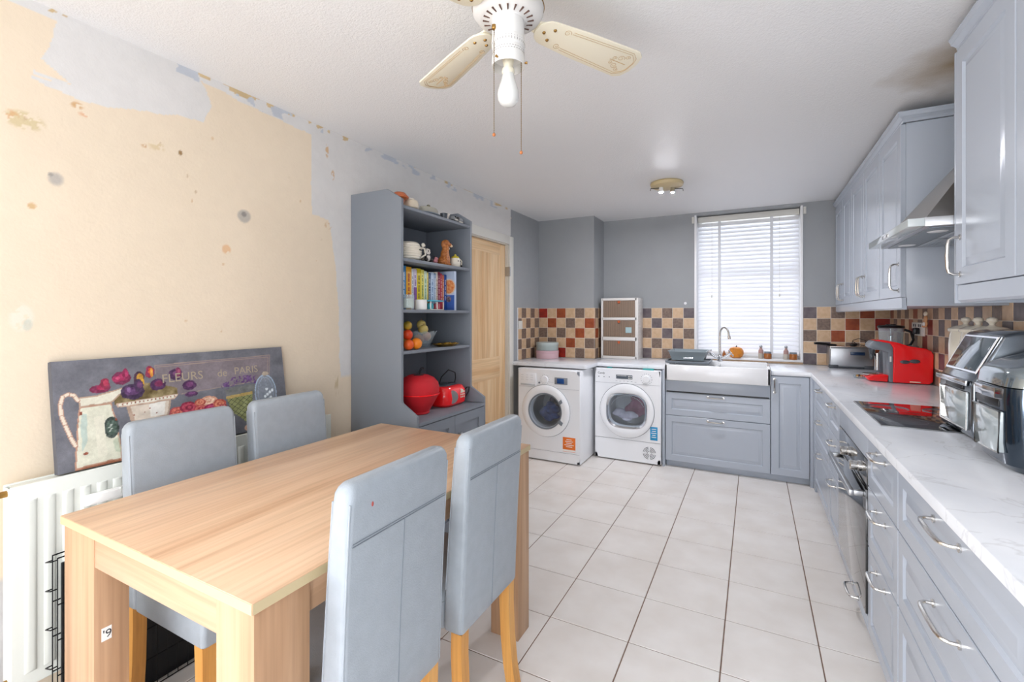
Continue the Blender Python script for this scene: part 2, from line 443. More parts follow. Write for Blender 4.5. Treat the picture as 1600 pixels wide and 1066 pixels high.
def wall_col(Y, Z):
    n1 = fbm(Y, Z, 6, 1)-.5; n2 = fbm(Y, Z, 6, 9)-.5; fine = fbm(Y, Z, 30, 5)-.5; big = fbm(Y, Z, 1.5, 21)-.5
    y, z = Y+n1*.05, Z+n2*.05
    base = H('e6d6be')[None, None]+(big*.05+fine*.02)[..., None]
    C = base+np.zeros(Y.shape+(3,))
    pale = H('dad8d5')+(fine*.03+n1*.03)[..., None]
    patch = poly_mask([(.62,2.20),(.754,2.116),(.983,2.145),(1.135,2.165),(1.162,2.243),(1.149,2.317),(1.10,2.40),(.70,2.40)], y, z)
    streak = poly_mask([(.60,2.12),(.75,2.10),(.98,2.14),(.70,2.30),(.62,2.25)], y, z) & (fbm(Y*.6, Z*4, 8, 40) > .48)
    band = z > 2.340-.03*np.clip((Y-1.2)*2, 0, 1)
    right = poly_mask([(1.58,2.41),(1.60,2.345),(1.690,2.335),(1.688,1.877),(1.80,1.862),(1.835,1.70),(1.856,1.605),(1.878,1.097),(1.885,.99),(2.0,.98),(2.05,.9),(4.0,.9),(3.972,2.42)], Y+n1*.03, Z+n2*.03)
    w = patch | streak | band | right
    C[w] = pale[w]
    edge = (z > 2.362) & (fbm(Y, Z, 14, 60) > .52) & (Y < 3.9)
    C[edge] = (H('cbb389')+fine[..., None]*.1)[edge]
    gl = (fbm(Y, Z, 9, 70) > .58) & (z > 2.33) & (Y > 1.0) & (Y < 3.9)
    C[gl] = (H('bfc4cb')+fine[..., None]*.05)[gl]
    grey = (Y+n1*.02 > 3.965+.012*np.sin(Z*9))
    C[grey] = (H('9da0a2')+fine[..., None]*.02)[grey]
    low = (Y+n1*.06 < .575) & (Z < .51+n2*.1)
    C[low] = (H('c9c6c4')+fine[..., None]*.16)[low]
    def spot(cy, cz, ry, rz, col, th=.5, soft=.0):
        d = ((Y-cy)/ry)**2+((Z-cz)/rz)**2 + n1*1.6
        k = .75*np.clip((1-d)*1.6, 0, 1)*(fbm(Y, Z, 60, int(cy*1000)) > th)
        C[:] = C*(1-k[..., None])+H(col)*k[..., None]
    spot(.668, 1.805, .026, .028, 'a8a39d', .25); spot(.655, 1.815, .010, .009, '8a857f', .2)
    spot(1.322, 1.802, .030, .030, 'a9a49c', .2); spot(1.32, 1.81, .012, .012, '817c77', .2)
    spot(.595, 1.972, .05, .03, 'cbb98c', .45); spot(.56, 1.98, .02, .015, 'd0a375', .45)
    spot(.725, 2.075, .022, .016, 'c99a66', .35); spot(.748, 2.05, .028, .012, 'dba47a', .4)
    spot(.965, 2.012, .035, .022, 'd4bf95', .5); spot(.93, 2.0, .02, .008, 'c49a6c', .4)
    spot(1.052, 2.012, .009, .012, '7c5a2c', .1)
    spot(1.24, 1.637, .022, .022, 'dcae80', .4); spot(.61, 1.70, .01, .01, 'c9a36e', .2)
    spot(.586, 1.335, .03, .045, 'dcdccc', .35); spot(.60, 1.31, .012, .02, 'c4c6b8', .3)
    spot(1.79, 2.25, .012, .04, 'caa070', .4); spot(1.83, 2.13, .012, .03, 'caa070', .4); spot(1.80, 1.84, .03, .02, 'd2b48c', .45)
    spot(.72, .90, .05, .03, 'd5d3d2', .5); spot(.80, .93, .02, .02, 'cdb58f', .5)
    spot(1.86, .95, .02, .06, 'c9b58e', .5)
    spot(.53, 1.9, .015, .03, 'cbb98c', .5)
    r = np.random.RandomState(4)
    for _ in range(20): spot(r.uniform(.35, 1.8), r.uniform(1.1, 2.3), r.uniform(.003, .008), r.uniform(.003, .010), r.choice(['d4b48a', 'c9a477', 'dccbb0', 'c0a684']), .3)
    return np.clip(C, 0, 1)
ys = np.concatenate([np.arange(-1.1, .3, .1), np.arange(.3, 2.1, .0045), np.arange(2.1, 3.155, .02), np.linspace(3.155, 3.925, 20), np.arange(3.94, 4.66, .012)])
zs = np.concatenate([np.arange(0, 1.0, .02), np.arange(1.0, 2.03, .0055), np.linspace(2.03, ZC, 66)])
o = grid_mesh('wall_left', ys, zs, lambda Y, Z: np.stack([np.full(Y.shape, XL), Y, Z], -1), wall_col, 'plaster', skip=lambda y, z: (y > DY0) & (y < DY1) & (z < DZ))
tag(o, kind='structure')
bm = bmesh.new(); bm.from_mesh(o.data)
t = MB(); t.box(XL-.15, XL-.002, -1.1, DY0, 0, ZC); t.box(XL-.15, XL, YR, -3.1, 0, ZC); t.box(XL-.15, XL, -3.1, -1.1, 2.2, ZC); t.box(XL-.15, XL, -3.1, -1.1, 0, .25); t.box(XL-.15, XL-.002, DY1, YK, 0, ZC); t.box(XL-.15, XL-.002, DY0, DY1, DZ, ZC); t.box(XL-.15, XL-.12, DY0, DY1, 0, DZ)
me2 = bpy.data.meshes.new('t'); t.bm.to_mesh(me2); t.bm.free(); n0 = len(bm.faces); bm.from_mesh(me2); bm.faces.ensure_lookup_table()
for f in bm.faces[n0:]: f.material_index = 1
bm.to_mesh(o.data); bm.free(); o.data.materials.append(M['wall'])

# back wall with window opening
WXa, WXb, WZa, WZb = -.520, .386, .925, 2.350
mb = MB()
mb.box(XL-.15, WXa, YK, YK+.2, 0, ZC); mb.box(WXb, XR+.15, YK, YK+.2, 0, ZC); mb.box(WXa, WXb, YK, YK+.2, 0, WZa); mb.box(WXa, WXb, YK, YK+.2, WZb, ZC)
struct(mb, 'wall_back', 'wall', smooth=False)
struct(MB().box(XL, XB, YB, YK, 0, ZC), 'wall_corner', 'wall', smooth=False)
struct(MB().box(XR, XR+.15, -1.1, YK, 0, ZC).box(XR, XR+.15, YR, -3.1, 0, ZC).box(XR, XR+.15, -3.1, -1.1, 2.2, ZC).box(XR, XR+.15, -3.1, -1.1, 0, .25), 'wall_right', 'wall', smooth=False)
mb = MB(); mb.box(XL-.15, -1.95, YR-.2, YR, 0, ZC); mb.box(.90, XR+.15, YR-.2, YR, 0, ZC); mb.box(-1.95, .90, YR-.2, YR, 2.22, ZC); mb.box(-1.95, .90, YR-.2, YR, 0, .04)
struct(mb, 'wall_rear', mat('rear_wall_paint', 'e2dccf', .7), smooth=False)

# tiled splashbacks: bevelled tiles on a grout bed
def splash(name, P, U, N, w, rows, pick, z0=WT+.001, partial=0., first=0):
    P, U, N = Vector(P), Vector(U), Vector(N); Z = Vector((0,0,1)); mb = MB()
    h = rows*TP
    a = P+N*.001; mb.loft([[a, a+U*w, a+U*w+Z*h, a+Z*h], [a+N*.004, a+U*w+N*.004, a+U*w+Z*h+N*.004, a+Z*h+N*.004]], mi=0)
    x = 0.; c = first; width = partial if partial else TP
    while x < w-.004:
        x1 = min(x+width, w)
        for r in range(rows):
            g = .0018; e = .002
            u0, u1 = x+g, x1-g; v1 = h-r*TP-g; v0 = h-(r+1)*TP+g
            if u1-u0 > .004:
                b = P+N*.005; tz = N*.0025
                mb.loft([[b+U*u0+Z*v0, b+U*u1+Z*v0, b+U*u1+Z*v1, b+U*u0+Z*v1], [b+tz*.6+U*(u0+e*.3)+Z*(v0+e*.3), b+tz*.6+U*(u1-e*.3)+Z*(v0+e*.3), b+tz*.6+U*(u1-e*.3)+Z*(v1-e*.3), b+tz*.6+U*(u0+e*.3)+Z*(v1-e*.3)], [b+tz+U*(u0+e)+Z*(v0+e), b+tz+U*(u1-e)+Z*(v0+e), b+tz+U*(u1-e)+Z*(v1-e), b+tz+U*(u0+e)+Z*(v1-e)]], mi=pick(c, r))
        x = x1; width = TP; c += 1
    return struct(mb, name, ['grout', 'tbeige', 'tbrown', 'tslate', 'trust', 'tred'], ang=20)
# 1 beige 2 brown 3 slate 4 rust 5 red ; rows from the top
boxmap = {(0,0):5,(2,0):4,(4,0):2,(1,1):4,(3,1):2,(5,1):4,(0,2):2,(2,2):2,(4,2):4,(1,3):2,(3,3):4,(5,3):2,(0,4):2,(2,4):5,(4,4):2}
splash('trim_1', (XL+.008, YB, WT+.001), (1,0,0), (0,-1,0), XB-XL-.002, 5, lambda c, r: boxmap.get((c, r), 1), partial=XB-XL-.002-5*TP)
splash('trim_2', (XL, YB-.009, WT+.001), (0,-1,0), (1,0,0), .505, 5, lambda c, r: 1 if (c+r) % 2 == 0 else 2)
splash('trim_3', (XB, YK-.009, WT+.001), (0,-1,0), (1,0,0), YK-YB-.004, 5, lambda c, r: 1 if (c+r) % 2 else (4 if (c+r) % 4 == 0 and r < 3 else 2))
backmap = lambda c, r: 1 if (c+r) % 2 else rndmap[(c*7+r*3) % 5]
rndmap = [3, 2, 3, 2, 3]
splash('trim_4', (XB+.009, YK, WT+.001), (1,0,0), (0,-1,0), WXa-.012-XB-.009, 5, lambda c, r: 1 if (c+r) % 2 else rndmap[(c*3+r*2) % 5], partial=WXa-.012-XB-.009-8*TP)
rm2 = {(1,1):2,(3,1):4,(5,1):5,(0,0):3,(2,0):2,(4,0):4,(0,2):2,(2,2):4,(4,2):2,(1,3):3,(3,3):2,(5,3):4,(0,4):3,(2,4):3,(4,4):2}
splash('trim_5', (WXb+.012, YK, WT+.001), (1,0,0), (0,-1,0), XR-WXb-.013, 5, lambda c, r: rm2.get((c, r), 1))
rr = random.Random(3)
rightmap = {}
splash('trim_6', (XR, YK-.009, WT+.001), (0,-1,0), (-1,0,0), YK-.9, 5, lambda c, r: 1 if (c+r) % 2 else rr.choice([2, 3, 3, 3] if c > 10 else [2, 4, 5, 2]))
struct(MB().box(WXa-.01, WXb+.01, YK-.006, YK-.001, WT+.001, WZa-.012, 0, 1), 'trim_7', ['grout', 'tbeige'])
# tile edge bead on the left wall
struct(MB().box(XL+.001, XL+.010, 4.106, 4.111, WT, WT+5*TP), 'trim_8', 'white')

# window: frame, pane, sill
w = thing('window_1', None, None, ((WXa+WXb)/2, YK+.14, WZa)); w['kind'] = 'structure'
mb = MB(); f = .05; y0, y1 = YK+.135, YK+.185
mb.box(WXa, WXa+f, y0, y1, WZa, WZb, .004); mb.box(WXb-f, WXb, y0, y1, WZa, WZb, .004); mb.box(WXa+f, WXb-f, y0, y1, WZa, WZa+f, .004); mb.box(WXa+f, WXb-f, y0, y1, WZb-f, WZb, .004); mb.box(WXa+f, WXb-f, y0, y1, 1.78, 1.82, .004)
mb.build('window_frame', 'white', w)
MB().box(WXa+f, WXb-f, YK+.158, YK+.162, WZa+f, WZb-f).build('window_pane', 'pane', w)
mb = MB(); mb.box(WXa-.012, WXb+.012, YK-.018, YK+.134, WZa-.012, WZa+.006, .003); mb.build('window_sill', 'white', w)
mb = MB()
mb.box(WXa-.012, WXa+.008, YK-.010, YK+.133, WZa+.007, WZb, .002); mb.box(WXb-.008, WXb+.012, YK-.010, YK+.133, WZa+.007, WZb, .002)
mb.build('window_reveal', 'white', w)

# window blind
b = thing('venetian_blind', 'white slatted venetian blind with wide tapes covering the kitchen window', 'blind', ((WXa+WXb)/2, YK+.07, WZa+.06))
bx0, bx1, by = WXa+.014, WXb-.014, YK+.100
MB().box(bx0-.002, bx1+.002, by-.03, by+.03, 2.288, 2.342, .003).build('headrail', 'trimw', b)
mb = MB(); n = 33
for k in range(n):
    z = 2.262-k*.0395
    pts = []
    for q in range(5):
        a = (q/4-.5); yy = by+a*.030; zz = z+a*.0405+.002*math.cos(a*PI)
        pts.append((yy, zz))
    mb.loft([[(bx0, p[0], p[1]) for p in pts]+[(bx0, p[0]+.001, p[1]-.0018) for p in pts[::-1]], [(bx1, p[0], p[1]) for p in pts]+[(bx1, p[0]+.001, p[1]-.0018) for p in pts[::-1]]])
mb.build('slats', 'slat', b)
MB().box(bx0, bx1, by-.02, by+.02, .965, .985, .003).build('bottom_rail', 'white', b)
for xc in (bx0+.20, bx0+.655):
    MB().box(xc-.013, xc+.013, by-.0235, by-.0225, .97, 2.288).build('ladder_tape', mat('tape', 'e4e6e9', .7), b)
for xc in (bx0+.13, bx0+.72):
    m_ = MB(); m_.tube([(xc, by-.028, 2.288), (xc, by-.028, 1.55)], .0012, 5); m_.lathe([(0,0),(.006,.002),(.007,.012),(.004,.03),(0,.032)], (xc, by-.028, 1.52), n=10); m_.build('pull_cord', 'trimw', b)
for xx in (WXa-.035, WXb+.014):
    single(MB().box(xx, xx+.022, YK-.02, YK-.001, 2.27, 2.335, .003), 'blind_bracket', 'trimw', 'small white blind bracket on the wall, '+('window side nearer the corner boxing' if xx < 0 else 'window side nearer the wall cabinets'), 'bracket', 'blind brackets')
single(MB().lathe([(0,0),(.014,0),(.012,.006),(.005,.012),(.006,.022),(0,.024)], (-.618, YK-.001, 1.467), 'Y', 12, mtx=None).box(-.621,-.615,YK-.02,YK-.004,1.455,1.462), 'wall_hook', 'white', 'small white stick-on hook on grey wall left of window', 'hook')

# door in the left wall
d = thing('door_1', None, None, (XL, (DY0+DY1)/2, 0)); d['kind'] = 'structure'
mb = MB(); aw = .075
for (ya, yb, za, zb) in ((DY0-aw, DY0+.005, 0, DZ+aw), (DY1-.005, DY1+aw, 0, DZ+aw), (DY0+.005, DY1-.005, DZ-.005, DZ+aw)):
    mb.box(XL+.001, XL+.018, ya, yb, za, zb, .004)
mb.box(XL-.10, XL+.001, DY1-.012, DY1, 0, DZ); mb.box(XL-.10, XL+.001, DY0, DY0+.012, 0, DZ); mb.box(XL-.10, XL+.001, DY0, DY1, DZ-.012, DZ)
mb.build('door_frame', 'trimw', d)
lx = XL-.03; ly0, ly1 = DY0+.014, DY1-.014; st = .105
mb = MB(); mb.box(lx-.03, lx, ly0, ly0+st, .01, DZ-.015, .002); mb.box(lx-.03, lx, ly1-st, ly1, .01, DZ-.015, .002)
my = (ly0+ly1)/2
mb.box(lx-.03, lx, my-.05, my+.05, .22, .76, .001); mb.box(lx-.03, lx, my-.05, my+.05, .96, DZ-.12, .001)
for (za, zb) in ((.01, .22), (.76, .96), (DZ-.12, DZ-.015)): mb.box(lx-.03, lx, ly0+st, ly1-st, za, zb, .001, mi=1)
for ya, yb in ((ly0+st, my-.05), (my+.05, ly1-st)):
    for za, zb in ((.22, .76), (.96, DZ-.12)):
        Y_ = (Vector((0,1,0)), Vector((0,0,1)), Vector((1,0,0)))
        o_ = Vector((lx-.028, ya, za)); W_, H_ = yb-ya, zb-za
        rings = []
        for i, dd in ((0, .026), (.008, .014), (.02, .012), (.045, .020), (.05, .020)):
            rings.append([o_+Y_[0]*i+Y_[1]*i+Y_[2]*dd, o_+Y_[0]*(W_-i)+Y_[1]*i+Y_[2]*dd, o_+Y_[0]*(W_-i)+Y_[1]*(H_-i)+Y_[2]*dd, o_+Y_[0]*i+Y_[1]*(H_-i)+Y_[2]*dd])
        mb.loft(rings)
mb.build('door_leaf', ['pine', 'pineh'], d)
MB().box(XL-.028, XL+.020, DY1-.016, DY1-.004, 1.72, 1.81, .002).cyl((XL+.022, DY1-.01, 1.72), .006, .09).build('hinge', 'steel', d)

# rear patio window; side and roof glazing added, unseen, for fill light
for i_, (xx, nm) in enumerate(((XL-.10, 'fill_window_3'), (XR+.05, 'fill_window_4'))):
    w3 = thing(nm, None, None, (xx, -2.1, 0)); w3['kind'] = 'structure'; mb = MB()
    for yy in (-3.1, -2.13, -1.16): mb.box(xx, xx+.05, yy, yy+.06, .25, 2.2)
    mb.box(xx, xx+.05, -3.04, -1.16, .25, .31); mb.box(xx, xx+.05, -3.04, -1.16, 2.14, 2.2); mb.build('window_frame', 'white', w3)
w5 = thing('fill_rooflight', None, None, (-.5, -2.05, ZC)); w5['kind'] = 'structure'; mb = MB()
for xx in (XL+.3, -.9, -.18, XR-.36): mb.box(xx, xx+.06, -3.0, -1.1, ZC, ZC+.06)
mb.build('window_frame', 'white', w5)
w2 = thing('window_2', None, None, (-.5, YR-.1, 0)); w2['kind'] = 'structure'
mb = MB()
for xx in (-1.95, -.555, .84): mb.box(xx, xx+.06, YR-.13, YR-.07, .04, 2.22)
mb.box(-1.89, .84, YR-.13, YR-.07, .04, .10); mb.box(-1.89, .84, YR-.13, YR-.07, 2.16, 2.22)
mb.build('window_frame', 'white', w2)

# skirting between door and units
struct(MB().box(XL+.001, XL+.016, 2.72, DY0-aw-.001, 0, .09, .003), 'baseboard_left', 'trimw')

# ------------------------------------------------------------------ base units, right run (fronts face -X)
FX = .410   # front plane of the doors
def base_unit(y0, y1, name, label, drawers, hw=.13, group=None):
    c = thing(name, label, 'cabinet', (FX+.02, (y0+y1)/2, 0), group)
    MB().box(FX+.021, 1.02, y0+.001, y1-.001, .056, WT-.036, .001).build('carcass', 'cab', c)
    for z0, z1, hz in drawers:
        dd = MB().panel((FX+.02, y0+.002, z0), (0,1,0), (0,0,1), (-1,0,0), y1-y0-.004, z1-z0, .02, frame=.05).build('drawer_front', 'cab', c, org=(FX+.02, (y0+y1)/2, 0))
        ym = (y0+y1)/2
        handle((FX, ym-hw/2, hz), (FX, ym+hw/2, hz), (-1,0,0), .034, .0055, dd)
    return c
three = [(.652, .853, .818), (.408, .647, .600), (.060, .403, .368)]
base_unit(3.442, 4.17, 'drawer_cabinet', 'grey three-drawer base cabinet next to the inner corner of the worktop', three, .13, 'drawer base cabinets')
base_unit(3.035, 3.438, 'drawer_cabinet', 'narrow grey three-drawer base cabinet on the far side of the oven', three, .13, 'drawer base cabinets')
base_unit(1.893, 2.335, 'drawer_cabinet', 'narrow grey three-drawer base cabinet on the camera side of the oven', three, .13, 'drawer base cabinets')
base_unit(1.05, 1.889, 'drawer_cabinet', 'wide grey drawer base cabinet below the air fryers, large bow handles', three, .17, 'drawer base cabinets')
base_unit(.32, 1.046, 'drawer_cabinet', 'grey drawer base cabinet at the very end of the long worktop', three, .13, 'drawer base cabinets')
# corner infill
mb = MB(); mb.box(FX, FX+.02, 4.172, 4.279, .0005, WT-.036, .001); mb.box(.388, FX, 4.262, 4.282, .0005, WT-.036, .001)
single(mb, 'corner_post', 'cab', 'narrow grey filler post in the inside corner of the base cabinets', 'filler panel')
# plinths
single(MB().box(FX+.055, FX+.071, .32, 4.30, .0005, .054, .001), 'plinth', 'cab', 'long low grey plinth under the cabinets with the oven', 'plinth')
single(MB().box(-.698, FX+.05, 4.325, 4.341, .0005, .054, .001), 'plinth', 'cab', 'low grey plinth under the sink cabinets', 'plinth')

# oven housing + oven
oy0, oy1 = 2.339, 3.031
single(MB().box(FX, FX+.02, oy0+.001, oy1-.001, .752, WT-.037, .0015), 'filler_panel', 'cab', 'plain grey filler panel between oven and worktop', 'panel')
c = thing('oven_base_unit', 'slim grey bottom drawer unit with low bow handle under the black oven', 'drawer', (FX+.02, (oy0+oy1)/2, .056))
MB().box(FX+.021, 1.02, oy0, oy1, .056, .112).build('carcass', 'cab', c)
dd = MB().box(FX, FX+.02, oy0+.001, oy1-.001, .058, .116, .0015).build('drawer_front', 'cab', c, org=(FX, (oy0+oy1)/2, .056))
handle((FX, 2.52, .090), (FX, 2.65, .090), (-1,0,0), .036, .0055, dd)
ov = thing('oven', 'black glass built-in oven with silver knobs and bar handle under the hob', 'oven', (FX+.01, (oy0+oy1)/2, .12))
MB().box(FX+.022, .98, oy0+.02, oy1-.02, .125, .745).build('oven_body', 'darkgrey', ov)
MB().box(FX-.002, FX+.021, oy0+.004, oy1-.004, .632, .749, .001).build('control_panel', 'blackgl', ov)
MB().box(FX-.006, FX+.019, oy0+.004, oy1-.004, .122, .628, .001).build('door', 'blackgl', ov)
MB().box(FX-.0025, FX-.0021, 2.61, 2.78, .665, .715, 0).build('display', mat('display', '20262b', .08), ov)
for ky in (2.435, 2.675):
    mb = MB(); mb.cyl((FX-.002, ky, .700), .0225, -.016, 'X', 28, ch=0); mb.lathe([(0,0),(.019,0),(.020,-.004),(.020,-.026),(.017,-.030),(0,-.030)], (FX-.018, ky, .700), 'X', 28)
    mb.build('knob', 'nickel', ov)
mb = MB(); mb.box(FX-.058, FX-.040, oy0+.03, oy1-.03, .586, .612, .004); mb.box(FX-.042, FX-.006, oy0+.035, oy0+.06, .588, .610, .003); mb.box(FX-.042, FX-.006, oy1-.06, oy1-.035, .588, .610, .003)
mb.build('handle', 'steel', ov)

# ------------------------------------------------------------------ sink run (fronts face -Y)
FY = 4.280
c = thing('sink_cabinet', 'wide grey two-drawer cabinet under the white butler sink', 'cabinet', (-.29, FY+.02, 0))
mb = MB(); mb.box(-.700, .118, FY+.021, 4.84, .056, .74, .001); mb.box(-.700, -.684, FY+.021, 4.84, .74, .770); mb.box(.102, .118, FY+.021, 4.84, .74, .770); mb.build('carcass', 'cab', c)
MB().box(-.698, .116, FY, FY+.02, .676, .772, .0015).build('top_rail', 'cab', c)
mb = MB(); mb.box(-.690, .108, FY+.012, FY+.02, .664, .675); mb.build('shadow_gap', 'black', c)
for z0, z1, hz in ((.462, .662, .640), (.058, .457, .434)):
    dd = MB().panel((-.698, FY+.02, z0), (1,0,0), (0,0,1), (0,-1,0), .814, z1-z0, .02, frame=.052).build('drawer_front', 'cab', c, org=(-.29, FY, 0))
    handle((-.350, FY, hz), (-.230, FY, hz), (0,-1,0), .032, .0055, dd)
c = thing('corner_cabinet', 'tall narrow grey base cabinet door right of the sink with upright handle', 'cabinet', (.253, FY+.02, 0))
MB().box(.120, .386, FY+.021, 4.93, .056, WT-.036, .001).build('carcass', 'cab', c)
dd = MB().panel((.122, FY+.02, .058), (1,0,0), (0,0,1), (0,-1,0), .263, .795, .02, frame=.055).build('door', 'cab', c)
handle((.147, FY, .722), (.147, FY, .828), (0,-1,0), .032, .0055, dd)
single(MB().box(-.722, -.703, 4.262, 4.84, .0005, WT-.036, .001), 'end_panel', 'cab', 'thin grey end panel between dryer and sink cabinet', 'panel')

# worktop: one continuous L-shape around the sink
pts = [(XL+.010, 3.975), (-1.345, 3.975), (-1.325, 3.995), (-1.318, WY), (-.703, WY), (-.703, 4.842), (.123, 4.842), (.123, WY), (WX, WY), (WX, .30), (XR-.009, .30), (XR-.009, YK-.010), (XB+.010, YK-.010), (XB+.010, YB-.010), (XL+.010, YB-.010)]
single(MB().prism(pts, WT-.034, WT, 'Z', .0025, 0, 2), 'worktop', 'worktop', 'long pale marble-look worktop running round both sides of the kitchen', 'worktop', org=(.7, 3, WT-.034))
single(MB().box(-2.0, -1.40, 4.05, 4.08, .853, .8595, .001), 'wooden_batten', 'batten', 'raw wooden batten between washing machine top and worktop', 'wood strip')
single(MB().box(-1.352, -1.343, 4.36, 4.38, .0005, .20, .002), 'wood_offcut', 'batten', 'small upright wood offcut on the floor between washing machine and dryer', 'wood strip')

# ------------------------------------------------------------------ sink
s_ = thing('butler_sink', 'white ceramic double butler sink set into the back worktop', 'sink', (-.29, 4.53, .775))
sx0, sx1, sy0, sy1, sz0, sz1 = -.699, .119, 4.235, 4.838, .775, .912
mb = MB(); t_ = .024
mb.box(sx0, sx1, sy0, sy0+t_, sz0, sz1, .006, seg=3); mb.box(sx0, sx1, sy1-.075, sy1, sz0, sz1, .006, seg=3)
mb.box(sx0, sx0+t_, sy0, sy1, sz0, sz1, .006, seg=3); mb.box(sx1-t_, sx1, sy0, sy1, sz0, sz1, .006, seg=3)
mb.box(-.30, -.28, sy0+.01, sy1-.05, sz0, sz1-.018, .006, seg=3); mb.box(sx0+.005, sx1-.005, sy0+.005, sy1-.005, sz0, sz0+.02)
mb.build('basin', 'ceramic', s_)
for xx in (-.49, -.09): MB().lathe([(0,.003),(.02,.003),(.035,.001),(.04,0)], (xx, 4.50, sz0+.0205), n=20).build('drain', 'chrome', s_)
MB().box(.045, .09, sy0+.026, sy0+.030, sz1-.045, sz1-.008, .001).build('overflow', 'midgrey', s_)
# tap
t = thing('mixer_tap', 'chrome bridge mixer tap with swan neck and cross-head handles behind the sink', 'tap', (-.285, 4.79, .912))
tx, ty, tz = -.285, 4.785, .9125
mb = MB(); mb.lathe([(0,0),(.027,0),(.027,.006),(.017,.014),(.016,.04),(.020,.048),(.014,.058),(.0105,.07),(0,.07)], (tx, ty, tz)); mb.build('tap_body', 'chrome', t)
mb = MB(); ux, uy = .72, -.69; pts = [(tx, ty, tz+.05), (tx, ty, tz+.14), (tx, ty, tz+.23)]
for k in range(1, 13):
    a = PI-PI*k/12*.93; pts.append((tx+ux*(.055+.055*math.cos(a)), ty+uy*(.055+.055*math.cos(a)), tz+.245+.072*math.sin(a)))
ex = pts[-1]; pts.append((ex[0]+ux*.004, ex[1]+uy*.004, ex[2]-.02)); mb.tube(pts, .0085, 12); e2 = pts[-1]
mb.tube([e2, (e2[0]+ux*.004, e2[1]+uy*.004, e2[2]-.03)], .0125, 12); mb.build('spout', 'nickel', t)
for sg in (-1, 1):
    mb = MB(); p1 = Vector((tx+sg*.075, ty, tz+.062)); mb.tube([(tx, ty, tz+.022), (tx+sg*.03, ty, tz+.03), p1], [.011, .011, .014], 12)
    dr = Vector((sg*.8, 0, .6)).normalized(); s2 = Vector((0,1,0)); s3 = dr.cross(s2)
    mb.tube([p1, p1+dr*.03], [.013, .009], 12); q = p1+dr*.024
    for v in (s2, -s2, s3, -s3): mb.tube([q, q+v*.026], [.005, .0062], 8); mb.ell(tuple(q+v*.028), .0075, .0075, .0075, n=10)
    mb.build('cross_handle', 'chrome', t)
# dish rack
k = thing('dish_rack', 'grey plastic dish drainer tub with tray over the left sink bowl', 'dish rack', (-.52, 4.62, .914))
MB().box(-.715, -.345, 4.36, 4.73, .914, .922, .003).box(-.715, -.345, 4.36, 4.37, .922, .934, .002).box(-.715, -.345, 4.72, 4.73, .922, .934, .002).box(-.715, -.705, 4.37, 4.72, .922, .934, .002).box(-.355, -.345, 4.37, 4.72, .922, .934, .002).build('drip_tray', 'midgrey', k)
def tub(x0, x1, y0, y1, z0, z1, fl, t=.004):
    def rr_(x0, x1, y0, y1, z): return [(x0,y0,z),(x1,y0,z),(x1,y1,z),(x0,y1,z)]
    return MB().loft([rr_(x0,x1,y0,y1,z0), rr_(x0-fl,x1+fl,y0-fl,y1+fl,z1), rr_(x0-fl-.008,x1+fl+.008,y0-fl-.008,y1+fl+.008,z1), rr_(x0-fl-.008,x1+fl+.008,y0-fl-.008,y1+fl+.008,z1+.006), rr_(x0-fl+t,x1+fl-t,y0-fl+t,y1+fl-t,z1+.006), rr_(x0+t,x1-t,y0+t,y1-t,z0+t)])
tub(-.665, -.40, 4.42, 4.68, .936, 1.015, .024).build('tub', mat('rack_grey', '8b979d', .4), k)
mb = MB()
for q in range(7): mb.tube(arc((-.56+q*.012, 4.44, .94), .035+q*.001, 15, 165, 8, 'YZ'), .0025, 6)
mb.build('cutlery_coil', 'steel', k)
mb = MB()
for q in range(9): mb.tube([(-.66+q*.033, 4.46, .942), (-.66+q*.033, 4.46, .99)], .002, 6)
mb.build('divider_pegs', 'midgrey', k)

